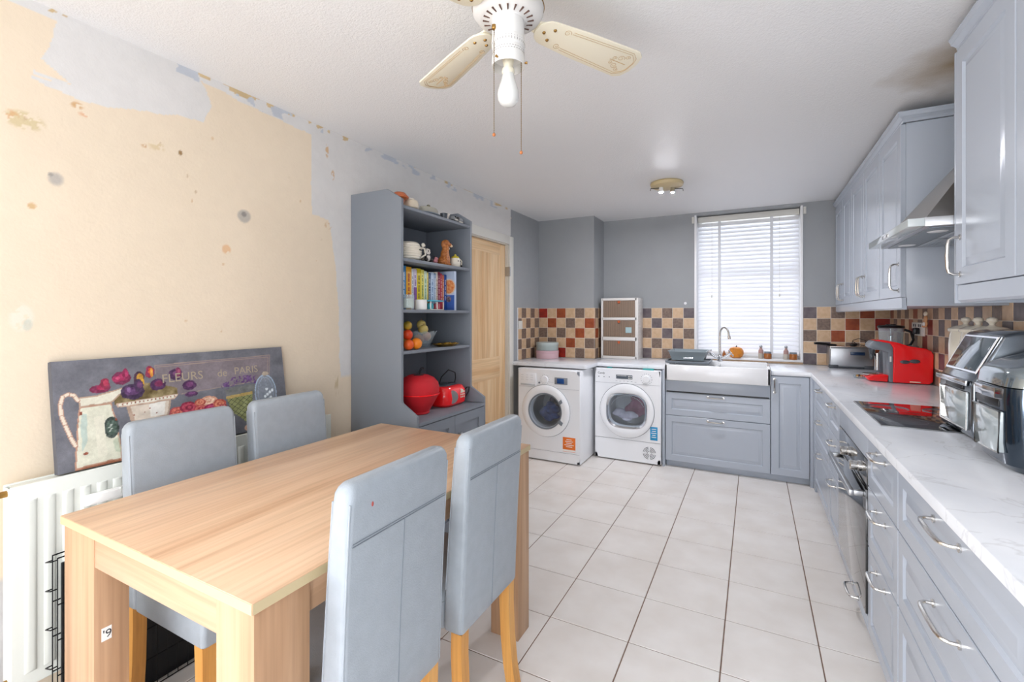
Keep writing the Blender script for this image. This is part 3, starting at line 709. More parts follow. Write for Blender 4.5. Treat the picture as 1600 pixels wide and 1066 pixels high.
# sill ornaments
p = thing('pumpkin_ornament', 'orange ribbed pumpkin ornament on the window sill beside the tap', 'ornament', (-.155, 4.992, WZa+.0065))
mb = MB(); n = 48; prof = [(0,.004),(.033,0),(.056,.012),(.067,.04),(.066,.07),(.050,.095),(.025,.104),(.008,.098)]
mb.loft([[((r*(1-.05*abs(math.sin(6*2*PI*q/n/1.0*.5)))*math.cos(2*PI*q/n)-.155), (r*(1-.05*abs(math.sin(6*PI*q/n)))*math.sin(2*PI*q/n)+4.992), WZa+.0065+h) for q in range(n)] for r, h in prof[1:]])
mb.build('pumpkin_body', mat('pumpkin_orange', 'e8912c', .45, var=.15, vscale=40), p)
MB().tube([(-.155,4.992,WZa+.10),(-.153,4.992,WZa+.115),(-.148,4.992,WZa+.124)], [.008,.005,.006], 8).build('stem', 'darkgrey', p)
for jx, which in ((.058, 'nearer the pumpkin'), (.265, 'at the right-hand end of the sill')):
    q = thing('glass_bottle', 'glass bottle with ball stopper on sill, '+which, 'bottle', (jx, 5.01, WZa+.0065), 'glass bottles on the sill')
    MB().lathe([(0,0),(.021,0),(.022,.004),(.022,.045),(.021,.048),(0,.048)], (jx, 5.01, WZa+.0065), n=20).build('bottle_base', mat('sand_fill', 'b9b2a6', .4), q)
    MB().lathe([(0,0),(.021,0),(.021,.03),(.012,.042),(.011,.055),(0,.055)], (jx, 5.01, WZa+.0555), n=20).build('bottle_top', mat('pink_fill', 'b08d86', .3), q)
    MB().ell((jx, 5.01, WZa+.123), .014, .014, .014).build('stopper', 'steel', q)
    q = thing('spice_jar', 'squat amber glass jar with grey lid on sill, '+which, 'jar', (jx+.058, 5.01, WZa+.0065), 'amber jars on the sill')
    MB().lathe([(0,0),(.030,0),(.033,.006),(.033,.045),(.029,.052),(0,.052)], (jx+.058, 5.01, WZa+.0065), n=22).build('jar_glass', 'amber', q)
    MB().lathe([(0,0),(.030,0),(.030,.014),(.028,.016),(0,.016)], (jx+.058, 5.01, WZa+.0590), n=22).build('lid', 'midgrey', q)
single(MB().lathe([(0,0),(.012,0),(.016,.01),(.017,.03),(.009,.046),(.006,.055),(.007,.062),(0,.064)], (-.262, 5.02, WZa+.0065), n=16), 'amber_bottle', 'amber', 'tiny amber teardrop bottle on the sill behind the tap neck', 'bottle')

# ------------------------------------------------------------------ appliances (fronts face -Y)
def shape(kind, cx, cz, r, n=48):
    out = []
    for k in range(n):
        a = 2*PI*k/n; c_, s_ = math.cos(a), math.sin(a)
        if kind == 'round': rr_ = r
        else: rr_ = r/((abs(c_)**3.2+abs(s_*1.16)**3.2)**(1/3.2))
        out.append((cx+rr_*c_, cz+rr_*s_))
    return out
def appliance(name, label, cat, x0, x1, y0, y1, h, dcx, dcz, ro, kind, ri):
    o = thing(name, label, cat, ((x0+x1)/2, (y0+y1)/2, 0))
    mb = MB(); t = .004; n = 48
    z0 = .012
    # shell: sides, top, back, bottom
    mb.box(x0, x0+.012, y0+.004, y1, z0, h, .003); mb.box(x1-.012, x1, y0+.004, y1, z0, h, .003); mb.box(x0+.004, x1-.004, y0+.006, y1, h-.014, h, .003)
    mb.box(x0+.012, x1-.012, y1-.014, y1, z0, h-.014); mb.box(x0+.012, x1-.012, y0+.02, y1-.014, z0, z0+.012)
    # front skin with the drum opening
    hole = shape(kind, dcx, dcz, ri, n)
    per = []
    for k in range(n):
        a = 2*PI*k/n; c_, s_ = math.cos(a), math.sin(a)
        tx_ = (x1-.004-dcx)/c_ if c_ > 1e-6 else ((x0+.004-dcx)/c_ if c_ < -1e-6 else 1e9)
        tz_ = (h-.004-dcz)/s_ if s_ > 1e-6 else ((z0-dcz)/s_ if s_ < -1e-6 else 1e9)
        q = min(tx_, tz_); per.append((dcx+q*c_, dcz+q*s_))
    mb.loft([[(p[0], y0+.006, p[1]) for p in per], [(p[0]+(dcx-p[0])*.006, y0, p[1]+(dcz-p[1])*.006) for p in per], [(p[0], y0, p[1]) for p in hole], [(p[0], y0+.05, p[1]) for p in hole]], caps=False)
    for cx_, cz_ in ((x0+.004, h-.004), (x1-.004, h-.004), (x0+.004, z0), (x1-.004, z0)):
        ka = min(range(n), key=lambda k: abs(per[k][0]-cx_)+abs(per[k][1]-cz_)); per[ka] = (cx_, cz_)
    mb.box(x0+.004, x1-.004, y0+.0008, y0+.006, h-.055, h-.004, .002); mb.box(x0+.004, x0+.03, y0+.0008, y0+.006, z0, h-.004, .001); mb.box(x1-.03, x1-.004, y0+.0008, y0+.006, z0, h-.004, .001); mb.box(x0+.004, x1-.004, y0+.0008, y0+.006, z0, z0+.04, .001)
    mb.build('body', 'enamel', o)
    mb = MB(); mb.loft([[(p[0], y0+.05, p[1]) for p in shape('round', dcx, dcz, ri*1.15, n)], [(p[0], y0+.34, p[1]) for p in shape('round', dcx, dcz, ri*1.15, n)]], caps=False)
    mb.loft([[(p[0], y0+.34, p[1]) for p in shape('round', dcx, dcz, ri*1.15, n)], [(p[0], y0+.341, p[1]) for p in shape('round', dcx, dcz, .01, n)]], caps=False)
    mb.build('drum', 'steel', o)
    return o
# washing machine
wx0, wx1, wy0, wy1, wh = -1.985, -1.366, 3.912, 4.51, .846
wcx, wcz = -1.700, .465
wm = appliance('washing_machine', 'white front-loading washing machine with dark blue load and orange sticker', 'washing machine', wx0, wx1, wy0, wy1, wh, wcx, wcz, .24, 'round', .150)
mb = MB(); n = 56
def ringpts(r, y, kind='round', cx=wcx, cz=wcz, n=56): return [(p[0], y, p[1]) for p in shape(kind, cx, cz, r, n)]
mb.loft([ringpts(.238, wy0-.0005), ringpts(.236, wy0-.012), ringpts(.225, wy0-.020), ringpts(.180, wy0-.026), ringpts(.168, wy0-.022), ringpts(.160, wy0-.004)], caps=False)
mb.build('door_ring', 'enamel', wm)
mb = MB(); mb.loft([ringpts(.167, wy0-.0235), ringpts(.164, wy0-.026), ringpts(.154, wy0-.018)], caps=False); mb.build('door_trim', 'midgrey', wm)
mb = MB(); mb.loft([ringpts(.158, wy0-.012), ringpts(.13, wy0-.002), ringpts(.09, wy0+.05), ringpts(.03, wy0+.07), ringpts(.002, wy0+.072)], caps=False); mb.build('door_glass', 'drumglass', wm)
mb = MB(); mb.tube(ringpts(.2395, wy0-.001), .0012, 5, closed=True); mb.build('door_seam', 'midgrey', wm)
MB().prism([(wcx+.150, .535), (wcx+.175, .555), (wcx+.163, .585), (wcx+.140, .565)], wy0-.030, wy0-.018, 'Y', .003).prism([(wcx+.120, .375), (wcx+.165, .345), (wcx+.180, .375), (wcx+.150, .40)], wy0-.030, wy0-.018, 'Y', .003).build('door_catch', 'midgrey', wm)
mb = MB(); mb.box(wx0+.012, wx0+.19, wy0-.005, wy0, .685, .805, .004); mb.build('detergent_drawer', 'enamel', wm)
MB().box(wx0+.03, wx0+.18, wy0-.008, wy0-.003, .688, .705, .003).build('drawer_grip', mat('grip_grey', 'c4c8cc', .4), wm)
MB().box(wx0+.012, wx1-.012, wy0-.002, wy0+.001, .675, .6765).build('panel_seam', 'midgrey', wm)
mb = MB(); mb.box(wx1-.245, wx1-.120, wy0-.003, wy0, .715, .778, .002); mb.build('display', mat('display_frame', '8b9096', .3), wm)
MB().box(wx1-.222, wx1-.152, wy0-.004, wy0-.0029, .724, .770, .001).build('display_screen', mat('lcd_blue', '27508e', .15), wm)
mb = MB(); mb.lathe([(.034,0),(.034,-.006),(.030,-.012),(0,-.012)], (wx0+.275, wy0, .752), 'Y', 30); mb.build('dial', 'enamel', wm)
mb = MB()
for a in range(0, 360, 24): mb.box(wx0+.275+.045*math.cos(R(a))-.003, wx0+.275+.045*math.cos(R(a))+.003, wy0-.0008, wy0, .752+.045*math.sin(R(a))-.0015, .752+.045*math.sin(R(a))+.0015)
for q in range(3):
    for r_ in range(3): mb.box(wx0+.035+q*.05, wx0+.06+q*.05, wy0-.0062, wy0-.005, .74+r_*.022, .7415+r_*.022)
for q in range(4): mb.box(wx1-.30+q*.012, wx1-.295+q*.012, wy0-.0008, wy0, .73, .734)
mb.build('panel_markings', mat('mark_grey', 'a3a7ac', .5), wm)
MB().lathe([(.009,0),(.009,-.006),(0,-.007)], (wx0+.222, wy0, .72), 'Y', 14).build('power_button', 'midgrey', wm)
MB().box(wx1-.165, wx1-.045, wy0-.0012, wy0, .115, .245, .0005).build('energy_sticker', mat('sticker_orange', 'ee7a2a', .5), wm)
mb = MB()
for q, wd in enumerate((.05, .075, .055, .09, .06)): mb.box(wx1-.105-wd/2, wx1-.105+wd/2, wy0-.0018, wy0-.0012, .222-q*.016, .227-q*.016)
mb.build('sticker_print', 'paper', wm)
MB().box(wx1-.165, wx1-.045, wy0-.0018, wy0-.0012, .118, .135).build('sticker_strip', 'paper', wm)
MB().box(wx0+.008, wx1-.008, wy0-.0015, wy0+.001, .0985, .0998).build('kick_seam', 'midgrey', wm)
def heap(name, cx, cy, cz, r, m, label, seed, sq=(1,1,1), n=14):
    r_ = random.Random(seed); el = []
    for _ in range(n):
        a = r_.uniform(0, 2*PI); q = r_.uniform(0, .6)*r
        el.append(((cx+q*math.cos(a)*sq[0], cy+r_.uniform(-.05, .05)*sq[1], cz+q*math.sin(a)*sq[2]), (r*r_.uniform(.25, .5)*sq[0], r*r_.uniform(.25, .45), r*r_.uniform(.15, .4)*sq[2])))
    return blob(name, el, m, label=label, cat='laundry', vox=.006, smooth_it=3)
heap('laundry', wcx-.02, wy0+.17, wcz-.02, .125, mat('blue_cloth', '3d62ad', .9, col2='22356e', vscale=14), 'blue garments behind the washing machine door glass', 3, (1,.4,1))
heap('laundry', wcx+.01, wy0+.268, wcz+.01, .115, mat('plum_cloth', '5d4a6e', .9, col2='2c2a3c', vscale=14), 'dark plum garments at the back of the washing machine drum', 8, (1,.3,1))
# tumble dryer
dx0, dx1, dy0, dy1, dh = -1.337, -.732, 4.242, 4.84, .848
dcx, dcz = -1.036, .468
td = appliance('tumble_dryer', 'white tumble dryer with pink and white laundry and blue sticker', 'tumble dryer', dx0, dx1, dy0, dy1, dh, dcx, dcz, .25, 'sq', .165)
mb = MB(); K = dict(cx=dcx, cz=dcz)
mb.loft([ringpts(.248, dy0-.0005, **K), ringpts(.246, dy0-.012, **K), ringpts(.236, dy0-.018, **K), ringpts(.20, dy0-.022, 'sq', **K), ringpts(.188, dy0-.017, 'sq', **K), ringpts(.176, dy0-.002, 'sq', **K)], caps=False)
mb.build('door_ring', 'enamel', td)
mb = MB(); mb.loft([ringpts(.187, dy0-.018, 'sq', **K), ringpts(.183, dy0-.020, 'sq', **K), ringpts(.170, dy0-.008, 'sq', **K)], caps=False); mb.build('door_trim', 'chrome', td)
mb = MB(); mb.loft([ringpts(.176, dy0-.006, 'sq', **K), ringpts(.12, dy0-.012, 'sq', **K), ringpts(.002, dy0-.014, 'sq', **K)], caps=False); mb.build('door_glass', 'drumglass', td)
mb = MB(); mb.tube(ringpts(.2495, dy0-.001, **K), .0013, 5, closed=True); mb.build('door_seam', 'darkgrey', td)
mb = MB()
for q in range(26):
    a = R(20+q*5.6)
    mb.ell((dcx+.155*math.cos(a), dy0+.03, dcz+.13*math.sin(a)), .004, .004, .004, n=8)
mb.build('drum_lights', 'white', td)
MB().box(dx0+.01, dx1-.01, dy0-.0015, dy0+.001, .715, .7165).build('panel_seam', 'midgrey', td)
MB().box(dx0+.004, dx1-.004, dy0-.0015, dy0+.001, .200, .2022).build('kick_seam', 'darkgrey', td)
mb = MB(); mb.box(dx0+.205, dx0+.355, dy0-.002, dy0, .758, .795, .001); mb.build('display', mat('dryer_display', '5d6670', .25), td)
mb = MB()
for q in range(6): mb.box(dx0+.318+(q % 3)*.012, dx0+.325+(q % 3)*.012, dy0-.003, dy0-.002, .764+(q//3)*.016, .771+(q//3)*.016)
mb.box(dx0+.215, dx0+.30, dy0-.0028, dy0-.002, .785, .788); mb.build('display_marks', 'paper', td)
text('brand_lettering', 'Candy', .026, (dx0+.030, dy0-.0005, .795), (1,0,0), (0,0,1), 'ink', td, .0004)
mb = MB()
for q in range(3): mb.box(dx0+.035+q*.05, dx0+.045+q*.05, dy0-.0008, dy0, .765, .772)
for q in range(6): mb.box(dx0+.20+q*.035, dx0+.215+q*.035, dy0-.0008, dy0, .737-.003*(q % 2), .739-.003*(q % 2))
for a in range(0, 360, 22): mb.box(dx1-.125+.048*math.cos(R(a))-.002, dx1-.125+.048*math.cos(R(a))+.002, dy0-.0008, dy0, .768+.048*math.sin(R(a))-.003, .768+.048*math.sin(R(a))+.003)
mb.build('panel_markings', mat('mark_dark', '6d7278', .5), td)
MB().lathe([(.032,0),(.032,-.010),(.028,-.014),(0,-.014)], (dx1-.125, dy0, .768), 'Y', 28).build('dial', 'enamel', td)
MB().box(dx1-.092, dx1-.028, dy0-.0012, dy0, .225, .345, .0005).build('info_sticker', mat('sticker_blue', '2b9bd0', .45), td)
mb = MB()
for q, wd in enumerate((.04, .035, .045, .03, .04)): mb.box(dx1-.06-wd/2, dx1-.06+wd/2, dy0-.0018, dy0-.0012, .322-q*.018, .328-q*.018)
mb.build('sticker_print', 'paper', td)
mb = MB(); vc = (dx1-.10, .105)
for rr_ in (.018, .030, .042, .054):
    for q in range(4):
        a0 = q*90+10; mb.tube([(vc[0]+rr_*math.cos(R(a0+b_*14)), dy0-.0006, vc[1]+rr_*math.sin(R(a0+b_*14))) for b_ in range(6)], .0022, 5)
mb.build('vent_slots', 'darkgrey', td)
heap('laundry', dcx+.035, dy0+.238, dcz+.005, .13, mat('pink_cloth', 'c0708f', .9, col2='9a5674', vscale=14), 'dusty pink towel tumbled behind the dryer door glass', 5, (1.1,.4,1))
heap('laundry', dcx-.04, dy0+.09, dcz-.055, .10, mat('white_cloth', 'e2deea', .9, col2='bab6c6', vscale=14), 'crumpled white garment low in the dryer drum', 6, (1.3,.3,.7))
single(MB().box(dx1-.16, dx1-.065, dy0+.01, dy0+.05, dh+.0005, dh+.011, .002), 'teal_clip_box', 'teal', 'small flat teal plastic pack squeezed between dryer and worktop', 'plastic pack')
single(MB().box(dx0+.11, dx0+.155, dy0+.03, dy0+.06, dh+.0005, dh+.008, .002), 'teal_peg', 'teal', 'tiny teal piece lying on dryer top near its brand lettering', 'plastic pack')

# cake tins
q = thing('cake_tin', 'round dusty pink cake tin, lower one of the stack in the corner', 'tin', (-1.93, 4.485, WT), 'stacked cake tins')
MB().lathe([(0,.0005),(.117,.0005),(.119,.004),(.119,.055),(0,.055)], (-1.93, 4.485, WT), n=40).build('tin_body', mat('pink_tin', 'd9b7bd', .35), q)
MB().lathe([(0,.0555),(.1215,.0555),(.1215,.078),(.118,.082),(0,.082)], (-1.93, 4.485, WT), n=40).build('lid', mat('pink_tin_lid', 'd3aeb6', .35), q)
q = thing('cake_tin', 'round sage grey cake tin sitting on top of a pink one', 'tin', (-1.93, 4.485, WT+.083), 'stacked cake tins')
MB().lathe([(0,.0005),(.114,.0005),(.116,.004),(.116,.056),(0,.056)], (-1.93, 4.485, WT+.083), n=40).build('tin_body', mat('sage_tin', 'a9b5b2', .35), q)
MB().lathe([(0,.0565),(.119,.0565),(.119,.078),(.115,.084),(.04,.087),(0,.087)], (-1.93, 4.485, WT+.083), n=40).build('lid', mat('sage_tin_lid', 'b1bcb9', .35), q)

# storage tower with three flap compartments
q = thing('storage_tower', 'white three-tier storage box with ribbed smoky flap doors and orange tabs', 'storage box', (-1.23, 4.84, WT))
kx0, kx1, ky0, ky1, kz0, kz1 = -1.424, -1.04, 4.73, 4.965, WT+.0005, 1.522
mb = MB(); mb.box(kx0, kx0+.022, ky0, ky1, kz0, kz1, .004); mb.box(kx1-.03, kx1, ky0, ky1, kz0, kz1, .004); mb.box(kx0+.02, kx1-.02, ky1-.01, ky1, kz0, kz1)
zz = [kz0, kz0+.028, 1.083, 1.120, 1.295, 1.322, 1.497, kz1]
for a_, b_ in ((zz[0], zz[1]), (zz[2], zz[3]), (zz[4], zz[5]), (zz[6], zz[7])): mb.box(kx0+.01, kx1-.012, ky0, ky1-.005, a_, b_, .003)
for k_ in range(16):
    mb.box(kx1-.0005, kx1+.0015, ky0+.03, ky1-.02, kz0+.03+k_*.037, kz0+.045+k_*.037, .0005)
mb.build('shell', 'cream' if False else mat('tower_white', 'dedbd7', .4), q)
for i_, (a_, b_) in enumerate(((zz[1], zz[2]), (zz[3], zz[4]), (zz[5], zz[6]))):
    mb = MB(); mb.box(kx0+.023, kx1-.031, ky0+.004, ky0+.007, a_+.002, b_-.002); fl = mb.build('flap_door', 'smoke', q)
    mb = MB(); xs_ = np.linspace(kx0+.034, kx1-.044, 17)
    for x_ in xs_: mb.box(x_-.0035, x_+.0035, ky0+.001, ky0+.004, a_+.006, b_-.006, .001)
    mb.build('ribs', mat('rib_brown%d' % i_, '8d7766', .35), fl)
    MB().lathe([(0,-.012),(.008,-.012),(.012,-.004),(.012,0)], (-1.235, ky0+.001, b_-.02), 'Y', 14).box(-1.249, -1.221, ky0-.004, ky0+.001, b_-.018, b_-.006, .002).build('tab', mat('tab_orange%d' % i_, 'c65f33', .4), fl)
MB().box(-1.165, -1.105, ky0-.0015, ky0+.0005, 1.165, 1.222).build('sticker', mat('sticker_pale', 'a8c4c8', .5), q)
single(MB().prism([(-1.40,1.330),(-1.10,1.330),(-1.12,1.36),(-1.17,1.41),(-1.30,1.40),(-1.38,1.37)], 4.78, 4.86, 'Y', .01), 'pouch', mat('pouch_blue', '4b5568', .7), 'dark blue-grey pouch behind the top flap of the storage box', 'pouch', org=(-1.25, 4.82, 1.325))
for x_, cc, w_ in ((-1.375, '2b2b33', 'black'), (-1.345, 'c22a44', 'red'), (-1.315, '27323c', 'dark teal'), (-1.20, '53304a', 'plum'), (-1.07, '8a3b53', 'wine')):
    single(MB().lathe([(0,0),(.012,0),(.012,.03),(.006,.036),(.006,.066),(0,.067)], (x_, 4.765, 1.121), n=12), 'nail_polish_bottle', mat('polish_'+w_, cc, .25), 'tiny '+w_+' bottle behind the middle flap of the storage box', 'bottle', 'bottles in the storage box')

# ------------------------------------------------------------------ wall units (fronts face -X)
GX = .640
CZ0, CZT = 1.432, 2.285
def wall_unit(y0, y1, doors, label, zb=CZ0):
    """doors: list of (ya, yb, handle_y)"""
    c = thing('wall_cabinet', label, 'wall cabinet', (GX+.02, (y0+y1)/2, zb), 'grey wall cabinets')
    MB().box(GX+.021, XR-.002, y0+.001, y1-.001, zb-.045, CZT, .001).build('carcass', 'cab', c)
    for ya, yb, hy in doors:
        dd = MB().panel((GX+.02, ya+.002, zb), (0,1,0), (0,0,1), (-1,0,0), yb-ya-.004, CZT-zb-.003, .02, frame=.058).build('door', 'cab', c, org=(GX+.02, (ya+yb)/2, zb))
        handle((GX, hy, zb+.035), (GX, hy, zb+.165), (-1,0,0), .034, .0055, dd)
    return c
wall_unit(4.205, 4.972, [(4.59, 4.965, 4.625), (4.208, 4.587, 4.55)], 'grey two-door wall cabinet in the far corner beside the window')
wall_unit(3.338, 4.202, [(3.772, 4.200, 3.806), (3.340, 3.770, 3.736)], 'grey two-door wall cabinet, middle of the far row')
wall_unit(2.903, 3.335, [(2.905, 3.333, 2.945)], 'grey single-door wall cabinet beside the cooker hood')
wall_unit(1.34, 2.208, [(1.776, 2.206, 2.160), (1.342, 1.774, 1.39)], 'large grey wall cabinet above the air fryers', 1.450)
def cornice(y0, y1, end0, label, zt=2.287):
    prof = [(0,0),(.010,0),(.014,.006),(.014,.012),(.022,.020),(.030,.024),(.032,.034),(.036,.040),(.036,.046),(0,.046)]
    mb = MB(); rings = []
    # path: along the front then returning to the wall at the near end
    for d_, h_ in prof: rings.append((d_, zt+h_))
    front = [[(GX+.018-d_, y1, z) for d_, z in rings], [(GX+.018-d_, y0-d_+.0, z) for d_, z in rings]]
    mb.loft(front); mb.loft([[(GX+.018-d_, y0-d_, z) for d_, z in rings], [(XR-.003, y0-d_, z) for d_, z in rings]])
    return single(mb, 'cornice', 'cab', label, 'moulding', 'cornices on the wall cabinets', org=(GX, (y0+y1)/2, zt), ang=25)
cornice(2.903, 4.970, True, 'grey cornice moulding along the top of the far wall cabinets')
cornice(1.34, 2.208, True, 'grey cornice moulding on top of the large near wall cabinet')
def pelmet(y0, y1, zt, label):
    prof = [(0,0),(0,-.052),(.008,-.060),(.020,-.060),(.020,0)]
    mb = MB(); mb.loft([[(GX+.004+d_, y1, zt+h_) for d_, h_ in prof], [(GX+.004+d_, y0, zt+h_) for d_, h_ in prof]])
    return single(mb, 'light_rail', 'cab', label, 'moulding', 'pelmets under the wall cabinets', org=(GX, (y0+y1)/2, zt-.05), ang=25)
pelmet(2.904, 4.970, 1.430, 'grey light pelmet under the far row of wall cabinets')
pelmet(1.342, 2.195, 1.447, 'grey light pelmet under the large near wall cabinet')
single(MB().box(GX+.001, XR-.003, 2.2095, 2.221, 1.385, CZT, .001), 'end_panel', 'cab', 'grey side panel on the near wall cabinet facing the hood', 'panel')

# cooker hood
q = thing('cooker_hood', 'brushed steel pyramid chimney cooker hood with glass front edge', 'cooker hood', (.78, 2.56, 1.675))
hx, hy0, hy1, hz0, hz1 = .512, 2.228, 2.895, 1.672, 1.706
mb = MB(); mb.box(hx+.05, XR-.003, hy0, hy1, hz0, hz1, .0015); mb.build('canopy_band', 'steel', q)
mb = MB(); mb.prism([(hx+.05, hy0), (hx+.05, hy1), (hx, hy1-.0), (hx, hy0)], hz0+.002, hz1-.002, 'Z', .002); mb.build('glass_visor', mat('visor_glass', 'dfe8e8', .06, coat=1., alpha=.75), q)
mb = MB(); cy = (hy0+hy1)/2
mb.loft([[(hx+.055, hy0+.004, hz1), (XR-.004, hy0+.004, hz1), (XR-.004, hy1-.004, hz1), (hx+.055, hy1-.004, hz1)], [(.80, cy-.12, 2.02), (XR-.004, cy-.12, 2.02), (XR-.004, cy+.12, 2.02), (.80, cy+.12, 2.02)]])
mb.build('pyramid', mat('hood_steel', 'a9a59f', .38, 1.), q)
MB().box(.801, XR-.004, cy-.119, cy+.119, 2.02, ZC-.002, .001).build('chimney', 'steel', q)
mb = MB(); mb.box(hx+.07, XR-.03, hy0+.03, hy1-.03, hz0-.004, hz0-.0005); mb.build('underside', 'midgrey', q)
for ya in (hy0+.05, cy+.01):
    mb = MB(); mb.box(hx+.17, XR-.06, ya, ya+.27, hz0-.007, hz0-.0045, .001)
    for k_ in range(14): mb.box(hx+.18+k_*.023, hx+.19+k_*.023, ya+.01, ya+.26, hz0-.0085, hz0-.007)
    mb.build('grease_filter', 'steel', q)
for ya in (hy0+.13, hy1-.13): MB().lathe([(0,-.006),(.028,-.006),(.032,-.004)], (hx+.12, ya, hz0), n=20).build('hood_lamp', 'white', q)
mb = MB(); mb.box(hx-.003, hx+.001, cy-.05, cy+.05, hz0+.008, hz0+.022, .001); mb.build('badge', 'nickel', q)

# hob
q = thing('hob', 'frameless black glass induction hob set in the worktop', 'hob', (.66, 2.64, WT))
MB().box(.458, .872, 2.337, 2.937, WT+.0003, WT+.0058, .0012).build('hob_glass', 'blackgl', q)
mb = MB(); e_ = .0035
for b_ in ((.4545,.458,2.3335,2.9405),(.872,.8755,2.3335,2.9405),(.458,.872,2.3335,2.337),(.458,.872,2.937,2.9405)): mb.box(b_[0],b_[1],b_[2],b_[3],WT+.0002,WT+.0045)
mb.build('hob_trim', 'steel', q)
mb = MB()
for cx_, cy_, r_ in ((.56,2.48,.075),(.56,2.79,.085),(.77,2.48,.085),(.77,2.79,.075)): mb.tube(arc((cx_, cy_, WT+.0059), r_, 0, 350, 40, 'XY'), .0004, 4)
mb.build('ring_marks', 'midgrey', q)

# air fryers
def fryer(name, label, x0, x1, y0, y1, zb, prof, bev, body, win_z, win_y, band_z, glassm):
    o = thing(name, label, 'air fryer', ((x0+x1)/2, (y0+y1)/2, zb), 'air fryers on the worktop')
    MB().prism([(x, z) for x, z in prof], y0, y1, 'Y', bev, seg=4).build('body', body, o)
    return o
afbody = mat('fryer_body', '31404f', .12, .75, coat=.8)
afgrey = mat('fryer_grey', '7b838b', .16, .85, coat=.6)
aflid = mat('fryer_lid', '88949b', .09, .7, coat=1.)
afwin = mat('fryer_window', 'b9c3c4', .06, .25, coat=1.)
z = WT
a2 = thing('air_fryer', 'glossy dark blue air fryer nearest the camera with sloping lid and window', 'air fryer', (.80, 1.90, z), 'air fryers on the worktop')
def rrect(x0, x1, y0, y1, r, zz_, n=6):
    out = []
    for cx_, cy_, a0 in ((x1-r, y1-r, 0), (x0+r, y1-r, 90), (x0+r, y0+r, 180), (x1-r, y0+r, 270)):
        for k_ in range(n+1):
            a = R(a0+90*k_/n); xx, yy = cx_+r*math.cos(a), cy_+r*math.sin(a)
            out.append((xx, yy, zz_(xx, yy) if callable(zz_) else zz_))
    return out
x0, x1, y0, y1 = .628, .985, 1.775, 2.040
mb = MB(); mb.loft([rrect(x0+.03, x1-.01, y0+.02, y1-.02, .05, z+.001), rrect(x0+.012, x1, y0+.004, y1-.004, .06, z+.02), rrect(x0+.004, x1, y0, y1, .06, z+.08), rrect(x0, x1, y0, y1, .06, z+.205), rrect(x0+.002, x1, y0, y1, .06, z+.24)]); mb.build('body', afbody, a2)
sl = lambda xx, yy: z+.285+.115*min(1, max(0, (xx-x0)/(x1-x0))*1.15)
mb = MB(); mb.loft([rrect(x0+.002, x1, y0, y1, .06, z+.243), rrect(x0+.006, x1, y0, y1, .06, lambda xx, yy: sl(xx, yy)-.012), rrect(x0+.014, x1-.006, y0+.01, y1-.01, .055, sl), rrect(x0+.03, x1-.02, y0+.03, y1-.03, .04, lambda xx, yy: sl(xx, yy)+.003)]); mb.build('lid', aflid, a2)
mb = MB(); xx0 = x0-.010
ctr = [(x0+.05, y0+.014), (x0+.012, y0+.032), (xx0, y0+.065), (xx0-.004, (y0+y1)/2), (xx0, y1-.065), (x0+.012, y1-.032), (x0+.04, y1-.014)]
outer = ctr; inner = [(p[0]+.012, p[1]+(.004 if p[1] < (y0+y1)/2 else -.004)) for p in ctr]
mb.prism(outer+inner[::-1], z+.205, z+.237, 'Z', .003); mb.build('handle_band', 'chrome', a2)
MB().box(x0-.004, x0+.02, y0+.06, y1-.05, z+.178, z+.2045, .008).build('handle_recess', 'black', a2)
mb = MB(); mb.prism([(y0+.055, z+.05), (y0+.045, z+.17), (y1-.04, z+.172), (y1-.055, z+.045)], x0-.006, x0+.03, 'X', .005); mb.build('window', afwin, a2)
mb = MB(); mb.tube([(x0-.005, y0+.055, z+.05), (x0-.005, y0+.045, z+.17), (x0-.005, y1-.04, z+.172), (x0-.005, y1-.055, z+.045)], .0028, 6, closed=True); mb.build('window_frame', 'nickel', a2)
mb = MB(); mb.prism([(x0+.10, z+.03), (x0+.10, z+.27), (x1-.05, z+.30), (x1-.05, z+.03)], y0-.003, y0+.02, 'Y', .01); mb.build('side_panel', mat('fryer_side', '1a2a44', .08, .4, coat=1.), a2)
a1 = thing('air_fryer', 'grey metallic air fryer behind, with tilted control glass and square window', 'air fryer', (.86, 2.36, z), 'air fryers on the worktop')
x0, x1, y0, y1 = .676, 1.00, 2.185, 2.505; zf = z+.007
mb = MB(); mb.prism([(x0+.012, zf), (x0, zf+.03), (x0+.002, zf+.20), (x0+.012, zf+.215), (x0+.085, zf+.372), (x0+.13, zf+.385), (x1, zf+.385), (x1, zf)], y0, y1, 'Y', .010, seg=3); mb.build('body', afgrey, a1)
U_ = Vector((.073, 0, .157)).normalized()
o_ = Vector((x0+.010, 0, zf+.215)); N_ = Vector((-U_.z, 0, U_.x))
def slab(o_, ya, yb, u0, u1, t0, t1, m, nm, par, bev=.0):
    P = lambda y, u, t_: tuple(Vector((o_.x, y, o_.z))+U_*u+N_*t_)
    mb = MB(); mb.loft([[P(ya,u0,t0), P(yb,u0,t0), P(yb,u1,t0), P(ya,u1,t0)], [P(ya+.002,u0+.002,t1), P(yb-.002,u0+.002,t1), P(yb-.002,u1-.002,t1), P(ya+.002,u1-.002,t1)]]); return mb.build(nm, m, par)
slab(o_, y0+.018, y1-.018, .018, .165, .0, .003, 'chrome', 'panel_frame', a1)
slab(o_, y0+.028, y1-.028, .026, .157, .0031, .0045, mat('fryer_panel', '6b7a84', .04, .6, coat=1.), 'control_glass', a1)
MB().box(x0-.014, x0+.004, y0+.01, y1-.01, zf+.187, zf+.210, .006).build('handle_band', 'chrome', a1)
MB().box(x0-.005, x0+.01, y0+.07, y1-.09, zf+.168, zf+.186, .005).build('handle_recess', 'black', a1)
